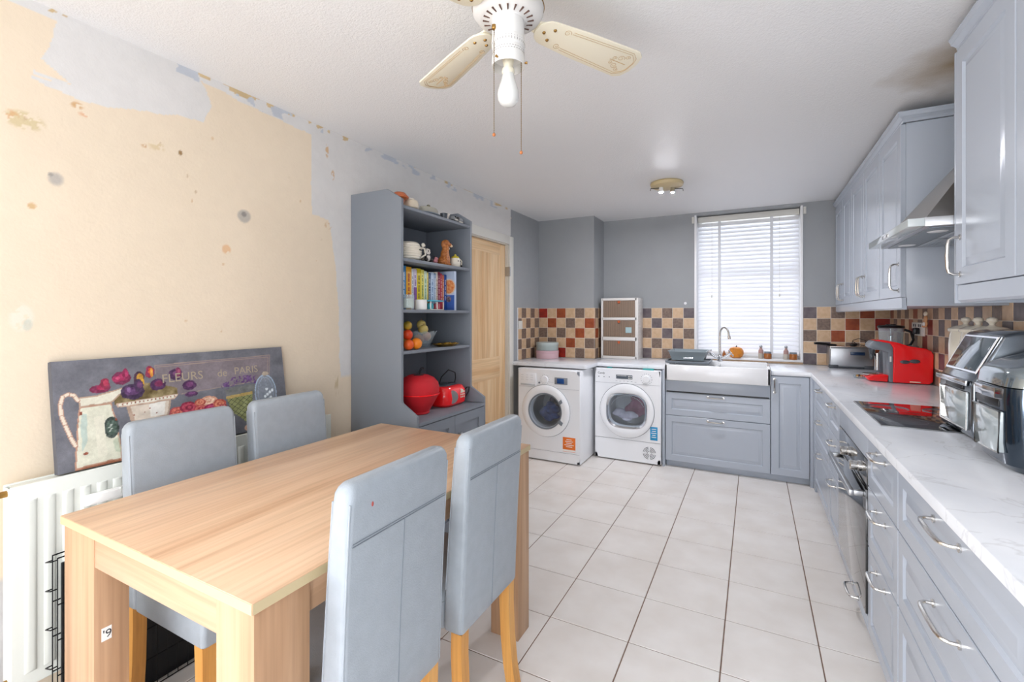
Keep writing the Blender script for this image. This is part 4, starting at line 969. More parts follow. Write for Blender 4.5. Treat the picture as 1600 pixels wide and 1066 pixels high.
MB().box(x0-.004, x0+.01, y0+.03, y1-.03, zf+.03, zf+.163, .006).build('window', afwin, a1)
mb = MB(); mb.tube([(x0-.004, y0+.03, zf+.03), (x0-.004, y0+.03, zf+.163), (x0-.004, y1-.03, zf+.163), (x0-.004, y1-.03, zf+.03)], .003, 6, closed=True); mb.build('window_frame', 'nickel', a1)

# canisters
for cy_, ds in ((3.13, 'furthest from the camera'), (2.985, 'middle one of the row'), (2.84, 'nearest the air fryer')):
    q = thing('canister', 'tall cream lidded canister against the right tiles, '+ds, 'canister', (.948, cy_, WT), 'cream canisters')
    MB().lathe([(0,.0005),(.055,.0005),(.059,.01),(.064,.12),(.066,.30),(.062,.345),(.058,.365),(0,.365)], (.948, cy_, WT), n=36).build('pot', 'creamc', q)
    MB().lathe([(0,.3655),(.066,.3655),(.069,.372),(.068,.380),(.045,.393),(.016,.398),(.009,.404),(.012,.412),(.020,.420),(.018,.432),(.008,.438),(0,.439)], (.948, cy_, WT), n=36).build('lid', 'creamc', q)

# coffee machine
q = thing('coffee_machine', 'glossy red capsule coffee machine with grey front arch and drip tray', 'coffee machine', (.85, 3.96, WT))
cy0, cy1 = 3.872, 4.045
mb = MB(); z = WT
mb.prism([(.815, z+.004), (1.000, z+.004), (1.018, z+.02), (1.020, z+.19), (1.012, z+.215), (.985, z+.232), (.90, z+.245), (.84, z+.268), (.76, z+.284), (.715, z+.278), (.80, z+.262), (.818, z+.23)], cy0, cy1, 'Y', .006, seg=3); mb.build('housing', 'red', q)
mb = MB(); mb.prism([(.695, z+.255), (.712, z+.274), (.755, z+.280), (.80, z+.262), (.817, z+.232), (.820, z+.004), (.795, z+.004), (.790, z+.20), (.75, z+.215), (.71, z+.218), (.692, z+.235)], cy0+.006, cy1-.006, 'Y', .006, seg=3); mb.build('brew_head', 'midgrey', q)
mb = MB(); mb.prism([(.690, z+.008), (.79, z+.004), (.795, z+.050), (.765, z+.052), (.70, z+.040), (.672, z+.028)], cy0+.015, cy1-.015, 'Y', .006, seg=3); mb.build('drip_tray', 'red', q)
MB().lathe([(0,.04),(.050,.04),(.052,.047),(0,.047)], (.715, (cy0+cy1)/2, z+.003), n=28).build('cup_stand', 'nickel', q)
mb = MB(); mb.cyl((.745, 3.95, z+.075), .016, .115, n=18); mb.build('nozzle', 'chrome', q)
mb = MB(); mb.cyl((.716, 3.95, z+.17), .012, .05, n=16, r2=.018); mb.ell((.712, 3.93, z+.165), .012, .012, .02); mb.build('spout', 'darkgrey', q)
mb = MB(); mb.ell((.875, cy0-.002, z+.142), .026, .008, .012); mb.ell((.925, cy0-.002, z+.148), .028, .008, .013); mb.box(.87, .93, cy0-.006, cy0, z+.140, z+.148, .002); mb.build('side_grip', 'darkgrey', q)
MB().box(.798, .806, cy0-.0, cy0+.0075, z+.14, z+.175).build('label_plate', 'paper', q)
MB().box(.90, .955, cy0-.0015, cy0+.002, z+.010, z+.017, .001).build('base_badge', 'cream', q)
q = thing('espresso_capsule_dish', 'small round clear dish with gold and brown capsules beside the coffee machine', 'dish', (.665, 4.06, WT))
MB().lathe([(0,.002),(.03,.002),(.04,.02),(.038,.02),(.028,.004),(0,.004)], (.665, 4.06, WT), n=24).build('dish_bowl', 'glass', q)
for xx, yy, m_ in ((.652, 4.055, 'gold'), (.676, 4.05, 'amber'), (.666, 4.078, 'black')): MB().cyl((xx, yy, WT+.006), .011, .02, n=14, r2=.008).build('capsule', m_, q)

# food processor
q = thing('food_processor', 'clear-jug food processor with black lid behind the red coffee machine', 'food processor', (.885, 4.27, WT))
z = WT; cx_, cy_ = .885, 4.27
MB().lathe([(0,.001),(.085,.001),(.088,.01),(.08,.15),(.06,.20),(0,.20)], (cx_, cy_, z), n=30).build('motor_base', 'darkgrey', q)
MB().lathe([(.055,.205),(.068,.215),(.075,.355),(.072,.355),(.065,.218),(.05,.207)], (cx_, cy_, z), n=32).build('jug', 'glass', q)
MB().lathe([(0,.356),(.078,.356),(.080,.366),(.074,.374),(.03,.378),(.03,.384),(0,.384)], (cx_, cy_, z), n=32).build('lid', 'black', q)
MB().lathe([(0,.205),(.018,.205),(.012,.30),(0,.31)], (cx_, cy_, z), n=16).build('spindle', 'nickel', q)
MB().tube([(cx_+.074, cy_-.02, z+.345), (cx_+.105, cy_-.04, z+.33), (cx_+.118, cy_-.045, z+.275), (cx_+.10, cy_-.04, z+.235), (cx_+.066, cy_-.02, z+.225)], .009, 10).build('handle', 'black', q)
q = single(MB().lathe([(.0,.001),(.06,.001),(.062,.01),(.055,.215),(.04,.235),(0,.24)], (.960, 4.105, WT), n=28), 'grey_jar', 'midgrey', 'plain rounded grey jar half hidden behind the red coffee machine', 'jar')

# deep fat fryer (steel) with long black handle
q = thing('deep_fat_fryer', 'brushed steel deep fat fryer with long black basket handle in worktop corner', 'deep fat fryer', (.74, 4.84, WT))
z = WT
MB().box(.572, .875, 4.75, 4.955, z+.012, z+.178, .012, seg=3).build('casing', 'steel', q)
mb = MB(); mb.box(.568, .635, 4.746, 4.80, z+.0005, z+.03, .006); mb.box(.81, .878, 4.746, 4.80, z+.0005, z+.03, .006); mb.box(.60, .86, 4.752, 4.95, z+.004, z+.014); mb.build('feet', 'darkgrey', q)
MB().box(.575, .872, 4.753, 4.952, z+.178, z+.186, .003).build('rim', 'nickel', q)
mb = MB(); mb.tube([(.63, 4.83, z+.190), (.58, 4.83, z+.192), (.55, 4.815, z+.200), (.50, 4.79, z+.206), (.465, 4.775, z+.207)], [.010,.011,.012,.012,.009], 10); mb.build('basket_handle', 'black', q)
MB().box(.715, .815, 4.741, 4.752, z+.115, z+.142, .004).build('control_bar', mat('control_navy', '1e3350', .15), q)
mb = MB(); mb.tube([(.74, 4.86, z+.19), (.75, 4.85, z+.235), (.79, 4.85, z+.252), (.835, 4.84, z+.235), (.85, 4.83, z+.215), (.82, 4.82, z+.195), (.78, 4.83, z+.20), (.75, 4.85, z+.225)], .003, 6); mb.build('coiled_cord', 'black', q)
MB().ell((.846, 4.83, z+.218), .018, .012, .013, n=14).ell((.752, 4.85, z+.196), .028, .02, .012, n=14).build('plug', 'black', q)
single(MB().tube([(.875, 4.748, WT+.13), (.90, 4.66, WT+.10), (.905, 4.55, WT+.04), (.92, 4.46, WT+.0035), (.96, 4.42, WT+.0035)], .003, 6), 'trailing_cable', 'black', 'thin black cable trailing from the steel deep fat fryer', 'cable')

# right wall: socket plate, plug, wooden figure
q = thing('socket_plate', 'wide white socket plate with one black plug on the right tiles', 'socket', (XR-.012, 4.18, 1.20))
MB().box(XR-.019, XR-.0085, 4.055, 4.320, 1.200, 1.292, .003).build('plate', 'trimw', q)
mb = MB()
for y_ in (4.12, 4.16, 4.23, 4.27): mb.box(XR-.0215, XR-.019, y_-.007, y_+.007, 1.262, 1.281, .001)
mb.build('rocker_switches', 'ink', q)
p_ = thing('power_plug', 'black plug with cable pushed into the white socket plate', 'plug', (XR-.04, 4.155, 1.22))
MB().box(XR-.050, XR-.0195, 4.13, 4.18, 1.212, 1.255, .006).build('plug_body', 'black', p_)
MB().tube([(XR-.045, 4.155, 1.214), (XR-.05, 4.16, 1.17), (XR-.055, 4.20, 1.12), (XR-.05, 4.26, 1.08)], .0035, 6).build('cable', 'black', p_)
single(MB().box(XR-.040, XR-.0195, 4.215, 4.255, 1.214, 1.25, .006), 'power_plug', mat('plug_red', '8e3742', .4), 'small dark red plug beside the black plug in the socket plate', 'plug')
q = thing('wooden_figure', 'small light wooden figure with white round belly hanging on the right tiles', 'figure', (XR-.02, 3.99, 1.255))
wf = mat('figure_wood', 'dca672', .5)
blob('figure_body', [((XR-.026, 3.99, 1.288), (.010, .035, .026)), ((XR-.026, 3.985, 1.32), (.009, .026, .024)), ((XR-.026, 4.025, 1.268), (.009, .035, .008))], wf, q, vox=.003)
MB().ell((XR-.026, 3.985, 1.352), .010, .020, .016).build('head', 'cream', q)
MB().ell((XR-.034, 3.985, 1.285), .007, .018, .014).build('belly', 'paper', q)

# ------------------------------------------------------------------ ceiling fan
fx, fy = -.636, 1.19
q = thing('ceiling_fan', 'white ceiling fan with cream gilt-scrolled blades and bare bulb', 'ceiling fan', (fx, fy, ZC-.001))
MB().lathe([(0,0),(.068,0),(.070,-.010),(.052,-.035),(.020,-.045),(0,-.045)], (fx, fy, ZC-.001)).lathe([(0,-.04),(.016,-.04),(.016,-.085),(0,-.085)], (fx, fy, ZC-.001), n=18).build('canopy', 'fanwhite', q)
MB().lathe([(0,2.30),(.03,2.30),(.075,2.292),(.098,2.272),(.102,2.248),(.104,2.236)], (fx, fy, 0), n=48).build('motor_housing', 'fanwhite', q)
MB().tube(arc((fx, fy, 2.236), .1045, 0, 351, 40, 'XY'), .0018, 6, closed=True).build('gilt_ring', 'brass', q)
mb = MB(); mb.lathe([(.104,2.234),(.103,2.222),(.096,2.212),(.075,2.204),(.050,2.199),(.047,2.196)], (fx, fy, 0), n=48); mb.build('bottom_dish', 'fanwhite', q)
mb = MB()
for k_ in range(20):
    a = 2*PI*(k_+.5)/20; c_, s_2 = math.cos(a), math.sin(a)
    P0 = Vector((fx+.056*c_, fy+.056*s_2, 2.1995)); P1 = Vector((fx+.074*c_, fy+.074*s_2, 2.2030)); mb.tube([P0, P1], [.0016, .003], 6)
mb.build('vent_slots', mat('slot_brown', '5b4238', .7), q)
mb = MB(); mb.lathe([(.047,2.200),(.0475,2.150),(.0455,2.1455),(.0485,2.1435),(.0495,2.132),(.0485,2.122),(.044,2.118),(.044,2.114),(.0465,2.112),(.0465,2.098),(.0480,2.088),(.0485,2.066),(.0465,2.066),(.0455,2.092),(.02,2.10),(0,2.10)], (fx, fy, 0), n=40); mb.build('light_fitter', 'fanwhite', q)
mb = MB()
for k_ in range(36):
    a = 2*PI*k_/36; mb.box(-.0008, .0008, .0480, .0492, 2.124, 2.136, mtx=Matrix.Translation((fx, fy, 0)) @ Matrix.Rotation(a, 4, 'Z'))
    mb.box(-.002, .002, .0462, .0470, 2.100, 2.1015, mtx=Matrix.Translation((fx, fy, 0)) @ Matrix.Rotation(a, 4, 'Z')); mb.box(-.002, .002, .0462, .0470, 2.1065, 2.108, mtx=Matrix.Translation((fx, fy, 0)) @ Matrix.Rotation(a+.08, 4, 'Z'))
mb.build('fitter_slots', mat('slot_grey', '8f8b88', .6), q)
for a in (20, 140, 260):
    m_ = MB(); p1 = Vector((fx+.047*math.cos(R(a)), fy+.047*math.sin(R(a)), 2.075)); p2 = Vector((fx+.056*math.cos(R(a)), fy+.056*math.sin(R(a)), 2.075)); m_.tube([p1, p2], [.002, .004], 8); m_.build('thumb_screw', 'brass', q)
MB().lathe([(0,2.10),(.014,2.10),(.017,2.085),(.014,2.07),(.012,2.062),(.0175,2.060),(.0190,2.052),(.0175,2.046),(0,2.046)], (fx, fy, 0), n=24).build('lamp_holder', 'cream', q)
MB().lathe([(0,2.046),(.0165,2.046),(.0195,2.030),(.0275,2.006),(.0310,1.992),(.0312,1.982),(.0290,1.969),(.022,1.958),(.012,1.9525),(0,1.951)], (fx, fy, 0), n=32).build('bulb', 'bulb', q)
# pull chains
cam_r = Vector((math.cos(.4827), math.sin(.4827), 0))
for off, zt, zb, lab in ((-.0405, 2.16, 1.862, 'left'), (.0375, 2.075, 1.815, 'right')):
    px_, py_ = fx+cam_r.x*off+.028*math.sin(.4827)*(1 if off < 0 else .6), fy+cam_r.y*off-.028*math.cos(.4827)*(1 if off < 0 else .6)
    ch_ = MB(); ch_.tube([(px_, py_, zt), (px_, py_, zb)], .0009, 5)
    nb = int((zt-zb)/.0052)
    for k_ in range(nb): ch_.lathe([(0,-.0017),(.0016,-.0006),(.0016,.0006),(0,.0017)], (px_, py_, zb+.0026+k_*.0052), n=6)
    o_c = ch_.build('pull_chain', mat('chain_bronze'+lab, '8d7a60', .35, .9), q)
    MB().ell((px_, py_, zb-.004), .0048, .0048, .0052, n=16).build('wooden_bead', mat('bead_wood'+lab, 'b8703f', .35), o_c)
    if off < 0: MB().lathe([(0,0),(.006,0),(.006,-.012),(.003,-.014),(0,-.014)], (px_, py_, zt+.012), n=12).ell((px_, py_, zt+.004), .007, .007, .006).build('chain_switch', 'brass', q)
# blades
gilt = mat('gilt_line', 'c3a06a', .45)
for ang in (59.5, 153, 246, 324):
    mt = Matrix.Translation((fx, fy, 2.212)) @ Matrix.Rotation(R(ang), 4, 'Z') @ Matrix.Rotation(R(-9), 4, 'X')
    out = []
    r0, r1, w0, w1 = .100, .512, .048, .067
    for k_ in range(9):
        a = R(90+180*k_/8); out.append((r0+.045+.045*math.cos(a), w0*math.sin(a)))
    out += [(r0+.045+.12, -w0*1.22), (r1-.035, -w1), (r1-.012, -w1+.014), (r1, -.02), (r1, .02), (r1-.012, w1-.014), (r1-.035, w1), (r0+.045+.12, w0*1.22)]
    bl = MB().prism(out, -.003, .003, 'Z', .0012, mtx=mt).build('blade', 'cream', q)
    mb = MB(); zq = -.0036
    T = lambda pts_: [mt @ Vector((p[0], p[1], zq)) for p in pts_]
    for ins in (.012, .020):
        mb.tube(T([(r0+.115, w0*1.1-ins), (r1-.05, w1-ins), (r1-.02-ins*.4, w1-ins-.016), (r1-.012-ins*.4, .018), (r1-.012-ins*.4, -.018), (r1-.02-ins*.4, -w1+ins+.016), (r1-.05, -w1+ins), (r0+.115, -w0*1.1+ins)]), .0007, 4)
    for sg in (1, -1):
        sp = [(r0+.098+.013*(1-k_/16)*math.cos(R(k_*40*sg)), sg*.030+.013*(1-k_/16)*math.sin(R(k_*40*sg))) for k_ in range(14)]
        mb.tube(T(sp), .0007, 4)
        for cc, rr_ in (((r1-.075, sg*.018), .014), ((r1-.055, sg*.030), .010), ((r1-.098, sg*.010), .009)):
            mb.tube(T([(cc[0]+rr_*(1-k_/14)*math.cos(R(k_*45*sg)), cc[1]+rr_*(1-k_/14)*math.sin(R(k_*45*sg))) for k_ in range(12)]), .0007, 4)
    mb.tube(T([(r1-.11, 0), (r1-.04, 0)]), .0012, 4); mb.build('gilt_scrolls', gilt, bl)
    mb = MB()
    for p in ((r0+.028, 0), (r0+.055, .022), (r0+.055, -.022)): mb.lathe([(0,-.0065),(.004,-.0065),(.0055,-.004),(.0055,-.003)], (p[0], p[1], 0), n=12, mtx=mt)
    mb.build('blade_screws', 'brass', bl)
    mb = MB(); mb.prism([(.07, -.014), (.13, -.030), (.18, -.028), (.19, 0), (.18, .028), (.13, .030), (.07, .014)], .004, .009, 'Z', .001, mtx=mt); mb.build('blade_iron', 'cream', q)

# spotlight fitting
lx_, ly_ = -.600, 3.735
q = thing('ceiling_spotlight', 'round beige ceiling spotlight plate with two small glass-headed arms', 'ceiling light', (lx_, ly_, ZC-.001))
MB().lathe([(0,0),(.118,0),(.124,-.010),(.118,-.028),(.100,-.036),(0,-.038)], (lx_, ly_, ZC-.001), n=40).build('ceiling_plate', mat('plate_beige', 'cbb88e', .35), q)
for sg in (-1, 1):
    v = Vector((.885, .464, 0)); c0 = Vector((lx_, ly_, ZC-.042))
    MB().tube([c0+v*sg*.03, c0+v*sg*.125+Vector((0,0,-.006)), c0+v*sg*.127+Vector((0,0,-.022))], .0028, 6).build('arm', 'black', q)
for sg, m_ in ((-1, 'white'), (1, 'chrome')):
    v = Vector((.885, .464, 0)); c0 = Vector((lx_, ly_, ZC-.040))+v*sg*.045
    MB().lathe([(0,0),(.014,0),(.016,-.01),(.020,-.035),(.017,-.040),(0,-.040)], tuple(c0+Vector((0,0,.003))), n=18).build('spot_head', m_, q)
    MB().quad([tuple(c0+Vector((.012*math.cos(a_*PI/4), -.012*math.sin(a_*PI/4), -.0385))) for a_ in range(8)]).build('fill_glow_face', 'spot_fill', q, smooth=False)

# ------------------------------------------------------------------ dining table
TX0, TX1, TY0, TY1, TZ = -1.712, -.857, .556, 1.806, .783
q = thing('dining_table', 'chunky light oak-effect dining table with a small printed sticker on one leg', 'table', ((TX0+TX1)/2, (TY0+TY1)/2, 0))
MB().box(TX0, TX1, TY0, TY1, TZ-.024, TZ, .0015).build('tabletop', 'oak', q)
mb = MB(); mb.box(TX0+.001, TX1-.001, TY0-.0008, TY0-.0002, TZ-.0225, TZ-.0015); mb.box(TX1+.0002, TX1+.0008, TY0+.001, TY1-.001, TZ-.0225, TZ-.0015)
mb.build('edge_banding', mat('edge_band', 'c7b58e', .45), q)
LZ = TZ-.0245
MB().box(TX0+.006, -1.530, TY0+.006, .640, .0005, LZ, .0015).build('leg', 'oakz', q)
MB().box(-.986, TX1-.004, TY0+.006, .690, .0005, LZ, .0015).build('leg', 'oakz', q)
MB().box(-.986, TX1-.001, 1.690, TY1-.012, .0005, LZ, .0015).build('leg', 'oakz', q)
MB().box(TX0+.006, -1.580, 1.690, TY1-.012, .0005, LZ, .0015).build('leg', 'oakz', q)
MB().box(-1.5295, -.9865, TY0+.008, TY0+.026, .680, LZ, .001).build('apron', 'oakx', q)
MB().box(-1.5795, -.9865, TY1-.032, TY1-.014, .680, LZ, .001).build('apron', 'oakx', q)
MB().box(TX1-.040, TX1-.022, .6905, 1.6895, .680, LZ, .001).build('apron', 'oak', q)
MB().box(TX0+.022, TX0+.040, .6405, 1.6895, .680, LZ, .001).build('apron', 'oak', q)
MB().box(-1.5298, -1.5292, .578, .600, .475, .510).build('sticker', 'paper', q)
text('sticker_print', "'9", .030, (-1.5290, .580, .482), (0,1,0), (0,0,1), 'ink', q, .0002)

# ------------------------------------------------------------------ chairs (local: back at x=0, seat towards +X)
def rr2(x0, x1, y0, y1, r, z, n=5): return rrect(x0, x1, y0, y1, r, z, n)
CW = .178
def chair_proto():
    q = bpy.data.objects.new('dining_chair', None); COL.objects.link(q)
    # upholstered back leaning away from the table
    def bx(z): # outer face offset with height
        t_ = max(0, (z-.375)/.6); return -.037*t_**1.3
    rings = []
    for z, w, th, r in ((.372, CW-.006, .062, .012), (.378, CW, .070, .014), (.45, CW, .070, .014), (.55, CW, .068, .014), (.65, CW, .065, .014), (.75, CW+.001, .062, .014), (.85, CW+.002, .060, .015), (.93, CW+.002, .059, .018), (.958, CW+.001, .057, .020), (.970, CW-.004, .049, .020), (.978, CW-.012, .036, .016), (.981, CW-.022, .020, .009)):
        c_ = bx(z)+.035; rings.append(rr2(c_-th/2, c_+th/2, -w, w, r, z))
    MB().loft(rings).build('backrest', 'leather', q, org=(0,0,0), ang=60)
    mb = MB(); bxo = lambda z, th: bx(z)+.035-th/2-.0006
    zs_ = [.38, .45, .55, .65, .75, .845]
    th_ = lambda z: .070-.010*max(0, (z-.45)/.4)
    mb.tube([(bxo(.852, .060), -CW+.012, .846), (bxo(.852, .060), CW-.012, .846)], .0012, 5)
    mb.tube([(bxo(.856, .060), -CW+.012, .852), (bxo(.856, .060), CW-.012, .852)], .0009, 5)
    mb.tube([(bxo(z, th_(z)), .0, z) for z in zs_], .0013, 5)
    mb.build('stitched_seam', 'seam', q, org=(0,0,0))
    for sg in (-1, 1):
        MB().tube([(bxo(z, th_(z))+.004, sg*(CW-.004), z) for z in zs_+[.9, .94]], .0022, 6).build('piping', 'leather', q)
        MB().tube([(bx(z)+.035+th_(z)/2-.004, sg*(CW-.003), z) for z in (.50, .6, .7, .8, .9, .94)], .0020, 6).build('piping', 'leather', q)
    rings = []
    for z, o_, r in ((.372, .004, .012), (.378, 0, .014), (.455, 0, .016), (.470, .003, .018), (.480, .012, .022), (.486, .030, .03), (.488, .06, .04)):
        rings.append(rr2(.070+o_, .455-o_, -CW+o_, CW-o_, r, z))
    MB().loft(rings).build('seat', 'leather', q, org=(0,0,0), ang=60)
    mb = MB(); mb.tube([(p[0], p[1], .4555) for p in rr2(.0695, .4555, -CW-.0005, CW+.0005, .016, 0)], .0018, 5, closed=True); mb.build('seat_piping', 'leather', q, org=(0,0,0))
    for sg in (-1, 1):
        y = sg*(CW-.026)
        mb = MB(); mb.loft([[(x-.019+d, y-.020, z), (x+.019+d, y-.020, z), (x+.019+d, y+.020, z), (x-.019+d, y+.020, z)] for x, z, d in ((.024, .3715, 0), (.024, .30, .001), (.020, .18, 0), (.010, .08, 0), (-.004, .0005, 0))]); mb.build('leg', 'leg', q, org=(0,0,0))
        mb = MB(); mb.loft([[(.425-h_, y-h_, z), (.425+h_, y-h_, z), (.425+h_, y+h_, z), (.425-h_, y+h_, z)] for z, h_ in ((.0005, .015), (.3715, .021))]); mb.build('leg', 'leg', q, org=(0,0,0))
    return q
def leg_flip(o): pass
proto = chair_proto()
spots = [(-.778, .877, PI, 'grey leather dining chair nearest the camera, seen from behind, tiny red mark near top'),
         (-.777, 1.336, PI, 'grey leather dining chair on the aisle side at the far end of the table'),
         (-1.862, .942, 0, 'grey leather dining chair by the radiator in front of the painted canvas'),
         (-1.862, 1.375, 0, 'grey leather dining chair on the wall side, closer to the shelf unit')]
for i, (x, y, a, lab) in enumerate(spots):
    o = proto if i == 0 else copy_tree(proto)
    o.location = (x, y, 0); o.rotation_euler = (0, 0, a)
    tag(o, lab, 'chair', 'grey dining chairs')
bpy.context.view_layer.update()
sp = MB().ell((0, 0, 0), .0006, .0035, .0055, n=12).build('red_mark', mat('mark_red', 'b5564e', .6), proto, local=True); sp.location = (-.0335, .118, .925)
# far right corner of the first chair leans on floor: nothing else

# ------------------------------------------------------------------ radiator
q = thing('radiator', 'white ribbed panel radiator along the cream wall behind the table', 'radiator', (-2.03, 1.13, .185))
ry0, ry1, rz0, rz1 = .534, 1.735, .186, .816
mb = MB(); mb.box(-2.008, -1.998, ry0, ry1, rz0, rz1, .004, seg=3)
k_ = 0; y = ry0+.030
while y < ry1-.035:
    def rib(ins, x, zi): return [(x, y+ins, rz0+.042+zi), (x, y+.030-ins, rz0+.042+zi), (x, y+.030-ins, rz1-.048-zi), (x, y+ins, rz1-.048-zi)]
    mb.loft([rib(0, -1.9985, 0), rib(.003, -1.9945, .004), rib(.006, -1.9920, .008), rib(.010, -1.9912, .014)])
    y += .0445
mb.build('front_panel', 'rad', q, ang=50)
MB().box(-2.060, -2.050, ry0, ry1, rz0, rz1, .004).build('rear_panel', 'rad', q)
mb = MB(); mb.box(-2.0495, -2.0085, ry0+.01, ry1-.01, rz1-.012, rz1-.004); mb.box(-2.049, -2.009, ry0+.001, ry0+.003, rz0+.01, rz1-.006); mb.box(-2.049, -2.009, ry1-.003, ry1-.001, rz0+.01, rz1-.006)
mb.build('top_grille', 'rad', q)
for z_ in (.793, .212):
    MB().cyl((-2.03, ry0-.022, z_), .010, .024, 'Y', 8).cyl((-2.03, ry0-.030, z_), .007, .012, 'Y', 14).build('valve_plug', 'brass', q)
MB().cyl((-2.03, ry0-.012, .05), .008, .155, n=12).cyl((-2.03, ry0-.012, .0005), .0075, .06, n=12).build('feed_pipe', 'brass', q)
q = thing('hanging_rail_clip', 'white plastic clip-on bar hooked over radiator front, left of the chair', 'bracket', (-1.985, .80, .70))
MB().box(-1.989, -1.978, .705, .900, .700, .738, .004).box(-1.978, -1.974, .715, .86, .706, .732, .002).build('bar', 'paper', q)
MB().box(-1.9785, -1.9735, .80, .803, .716, .736).box(-1.9785, -1.9735, .842, .853, .698, .714).build('catch', 'rad', q)

# folded wire dog crate between radiator and table
q = thing('folded_wire_crate', 'folded black wire pet crate standing between radiator and table', 'crate', (-1.93, .98, .001))
for xx in (-1.955, -1.918):
    mb = MB(); y0_, y1_, z0_, z1_ = .615, 1.36, .004, .585
    for z_ in (z0_, .11, .22, .33, .44, z1_):
        mb.tube([(xx, y0_, z_), (xx, y1_, z_)], .0022, 5)
    n = 22
    for k_ in range(n+1): mb.tube([(xx+.002, y0_+(y1_-y0_)*k_/n, z0_), (xx+.002, y0_+(y1_-y0_)*k_/n, z1_)], .0016, 5)
    mb.build('wire_panel', 'wire', q)
for z_ in (.12, .24, .36, .48, .57): MB().tube([(-1.955, .615, z_), (-1.955, .600, z_), (-1.918, .600, z_+.01), (-1.918, .615, z_+.01)], .002, 5).build('hinge_clip', 'wire', q)
MB().box(-1.942, -1.932, .63, 1.35, .006, .56, .003).build('plastic_tray', 'black', q)

# ------------------------------------------------------------------ canvas picture leaning on the radiator
PW, PH = .846, .372
def canvas_col(S, T):
    u, v = S/PW, T/PH; n1 = fbm(S*8, T*8, 3, 31)-.5; n2 = fbm(S*8, T*8, 6, 33)-.5; fn = fbm(S*40, T*40, 4, 35)-.5
    C = H('6f7077')+(n1*.16+fn*.06)[..., None]+np.zeros(S.shape+(3,))
    U, V = u+n1*.006, v+n2*.012
    def P(poly, col, amp=.1, nz=n2, al=1.):
        m = poly_mask(poly, U, V); c = H(col)+(nz*amp+fn*.08)[..., None]; C[m] = C[m]*(1-al)+c[m]*al; return m
    def E_(cx, cy, rx, ry, col, amp=.15, ring=None, al=1., jag=.5):
        d = ((u-cx)/rx)**2+((v-cy)/ry)**2+n2*jag
        m = d < 1
        if ring: m &= d > ring
        c = H(col)+(fbm(S*20, T*20, 7, int(cx*900)) -.5)[..., None]*amp*2; C[m] = C[m]*(1-al)+c[m]*al; return m
    # title board
    P([(.354,.894),(.923,.903),(.905,.598),(.455,.55),(.354,.60)], '85787c', .12, n1, .75)
    for a_, b_ in (((.354,.894),(.923,.903)), ((.923,.903),(.905,.598)), ((.36,.875),(.91,.88)), ((.91,.88),(.893,.61)), ((.905,.598),(.455,.56)), ((.354,.894),(.354,.80))):
        d = np.abs((b_[0]-a_[0])*(a_[1]-v)*PH*PW-(a_[0]-u)*(b_[1]-a_[1])*PH*PW)/np.hypot((b_[0]-a_[0])*PW, (b_[1]-a_[1])*PH)
        tt = ((u-a_[0])*(b_[0]-a_[0])*PW**2+(v-a_[1])*(b_[1]-a_[1])*PH**2)/(((b_[0]-a_[0])*PW)**2+((b_[1]-a_[1])*PH)**2)
        m = (d < .0013) & (tt > 0) & (tt < 1); C[m] = H('9c8a80')
    # foliage
    m = P([(.196,.665),(.25,.70),(.314,.725),(.38,.68),(.438,.633),(.436,.555),(.193,.538)], '80704a', .5)
    # jug
    body = [(.076,.561),(.183,.562),(.195,.41),(.21,.017),(.049,.010),(.069,.456)]
    P(body, 'b98f78', .15); P([(.080,.55),(.180,.552),(.190,.41),(.203,.03),(.055,.024),(.074,.456)], 'd9d8c4', .14)
    P([(.085,.50),(.10,.50),(.095,.25),(.075,.15),(.078,.40)], 'a9c2bd', .15, n2, .6); P([(.18,.2),(.20,.25),(.205,.08),(.185,.10)], 'b3c0a6', .15, n2, .6)
    P([(.12,.45),(.155,.46),(.155,.08),(.125,.07)], 'e6e2cf', .1, n1, .7)
    P([(.074,.65),(.133,.654),(.256,.716),(.183,.562),(.076,.561)], 'b59a84', .15); P([(.078,.64),(.133,.642),(.24,.695),(.18,.575),(.080,.572)], 'ddd9c6', .12)
    hp = [(.074,.629),(.062,.68),(.045,.695),(.028,.675),(.019,.60),(.022,.50),(.032,.41),(.045,.30),(.057,.224)]
    for a_, b_ in zip(hp, hp[1:]):
        L_ = ((b_[0]-a_[0])*PW)**2+((b_[1]-a_[1])*PH)**2
        tt = np.clip(((u-a_[0])*(b_[0]-a_[0])*PW**2+(v-a_[1])*(b_[1]-a_[1])*PH**2)/L_, 0, 1)
        d = np.hypot((u-a_[0]-tt*(b_[0]-a_[0]))*PW, (v-a_[1]-tt*(b_[1]-a_[1]))*PH)
        C[d < .0065] = H('b88f79'); C[d < .0042] = H('dfd3c0')
    P([(.049,.012),(.21,.019),(.211,-.01),(.049,-.01)], 'a0694e', .2)
    # planter
    P([(.235,.51),(.409,.52),(.392,.345),(.245,.345)], 'b39a86', .14); P([(.25,.50),(.40,.51),(.386,.36),(.26,.355)], 'd6c9b8', .14); P([(.32,.50),(.385,.51),(.375,.37),(.32,.37)], 'e7e3da', .08)
    P([(.198,.55),(.443,.569),(.422,.515),(.203,.51)], 'c7ab95', .15); P([(.205,.543),(.435,.560),(.418,.525),(.208,.520)], 'e0dccd', .1)
    P([(.215,.30),(.245,.347),(.41,.340),(.42,.299),(.42,.26),(.222,.225)], 'cdb29c', .18); P([(.225,.30),(.25,.33),(.41,.325),(.415,.305),(.23,.26)], 'e3d9c8', .1)
    for k in range(14): E_(.222+k*.0155, .535+k*.001, .003, .010, '9a6a52', jag=.1)
    for k in range(12): E_(.24+k*.0148, .325, .0025, .009, '9a7260', jag=.1)
    E_(.178,.333,.026,.100,'3f4a44',.2); E_(.178,.333,.019,.070,'4e6055',.2)
    for k in range(6): E_(.170+.004*(k % 3), .30+k*.012, .004, .004, 'c9cfc4', jag=.2)
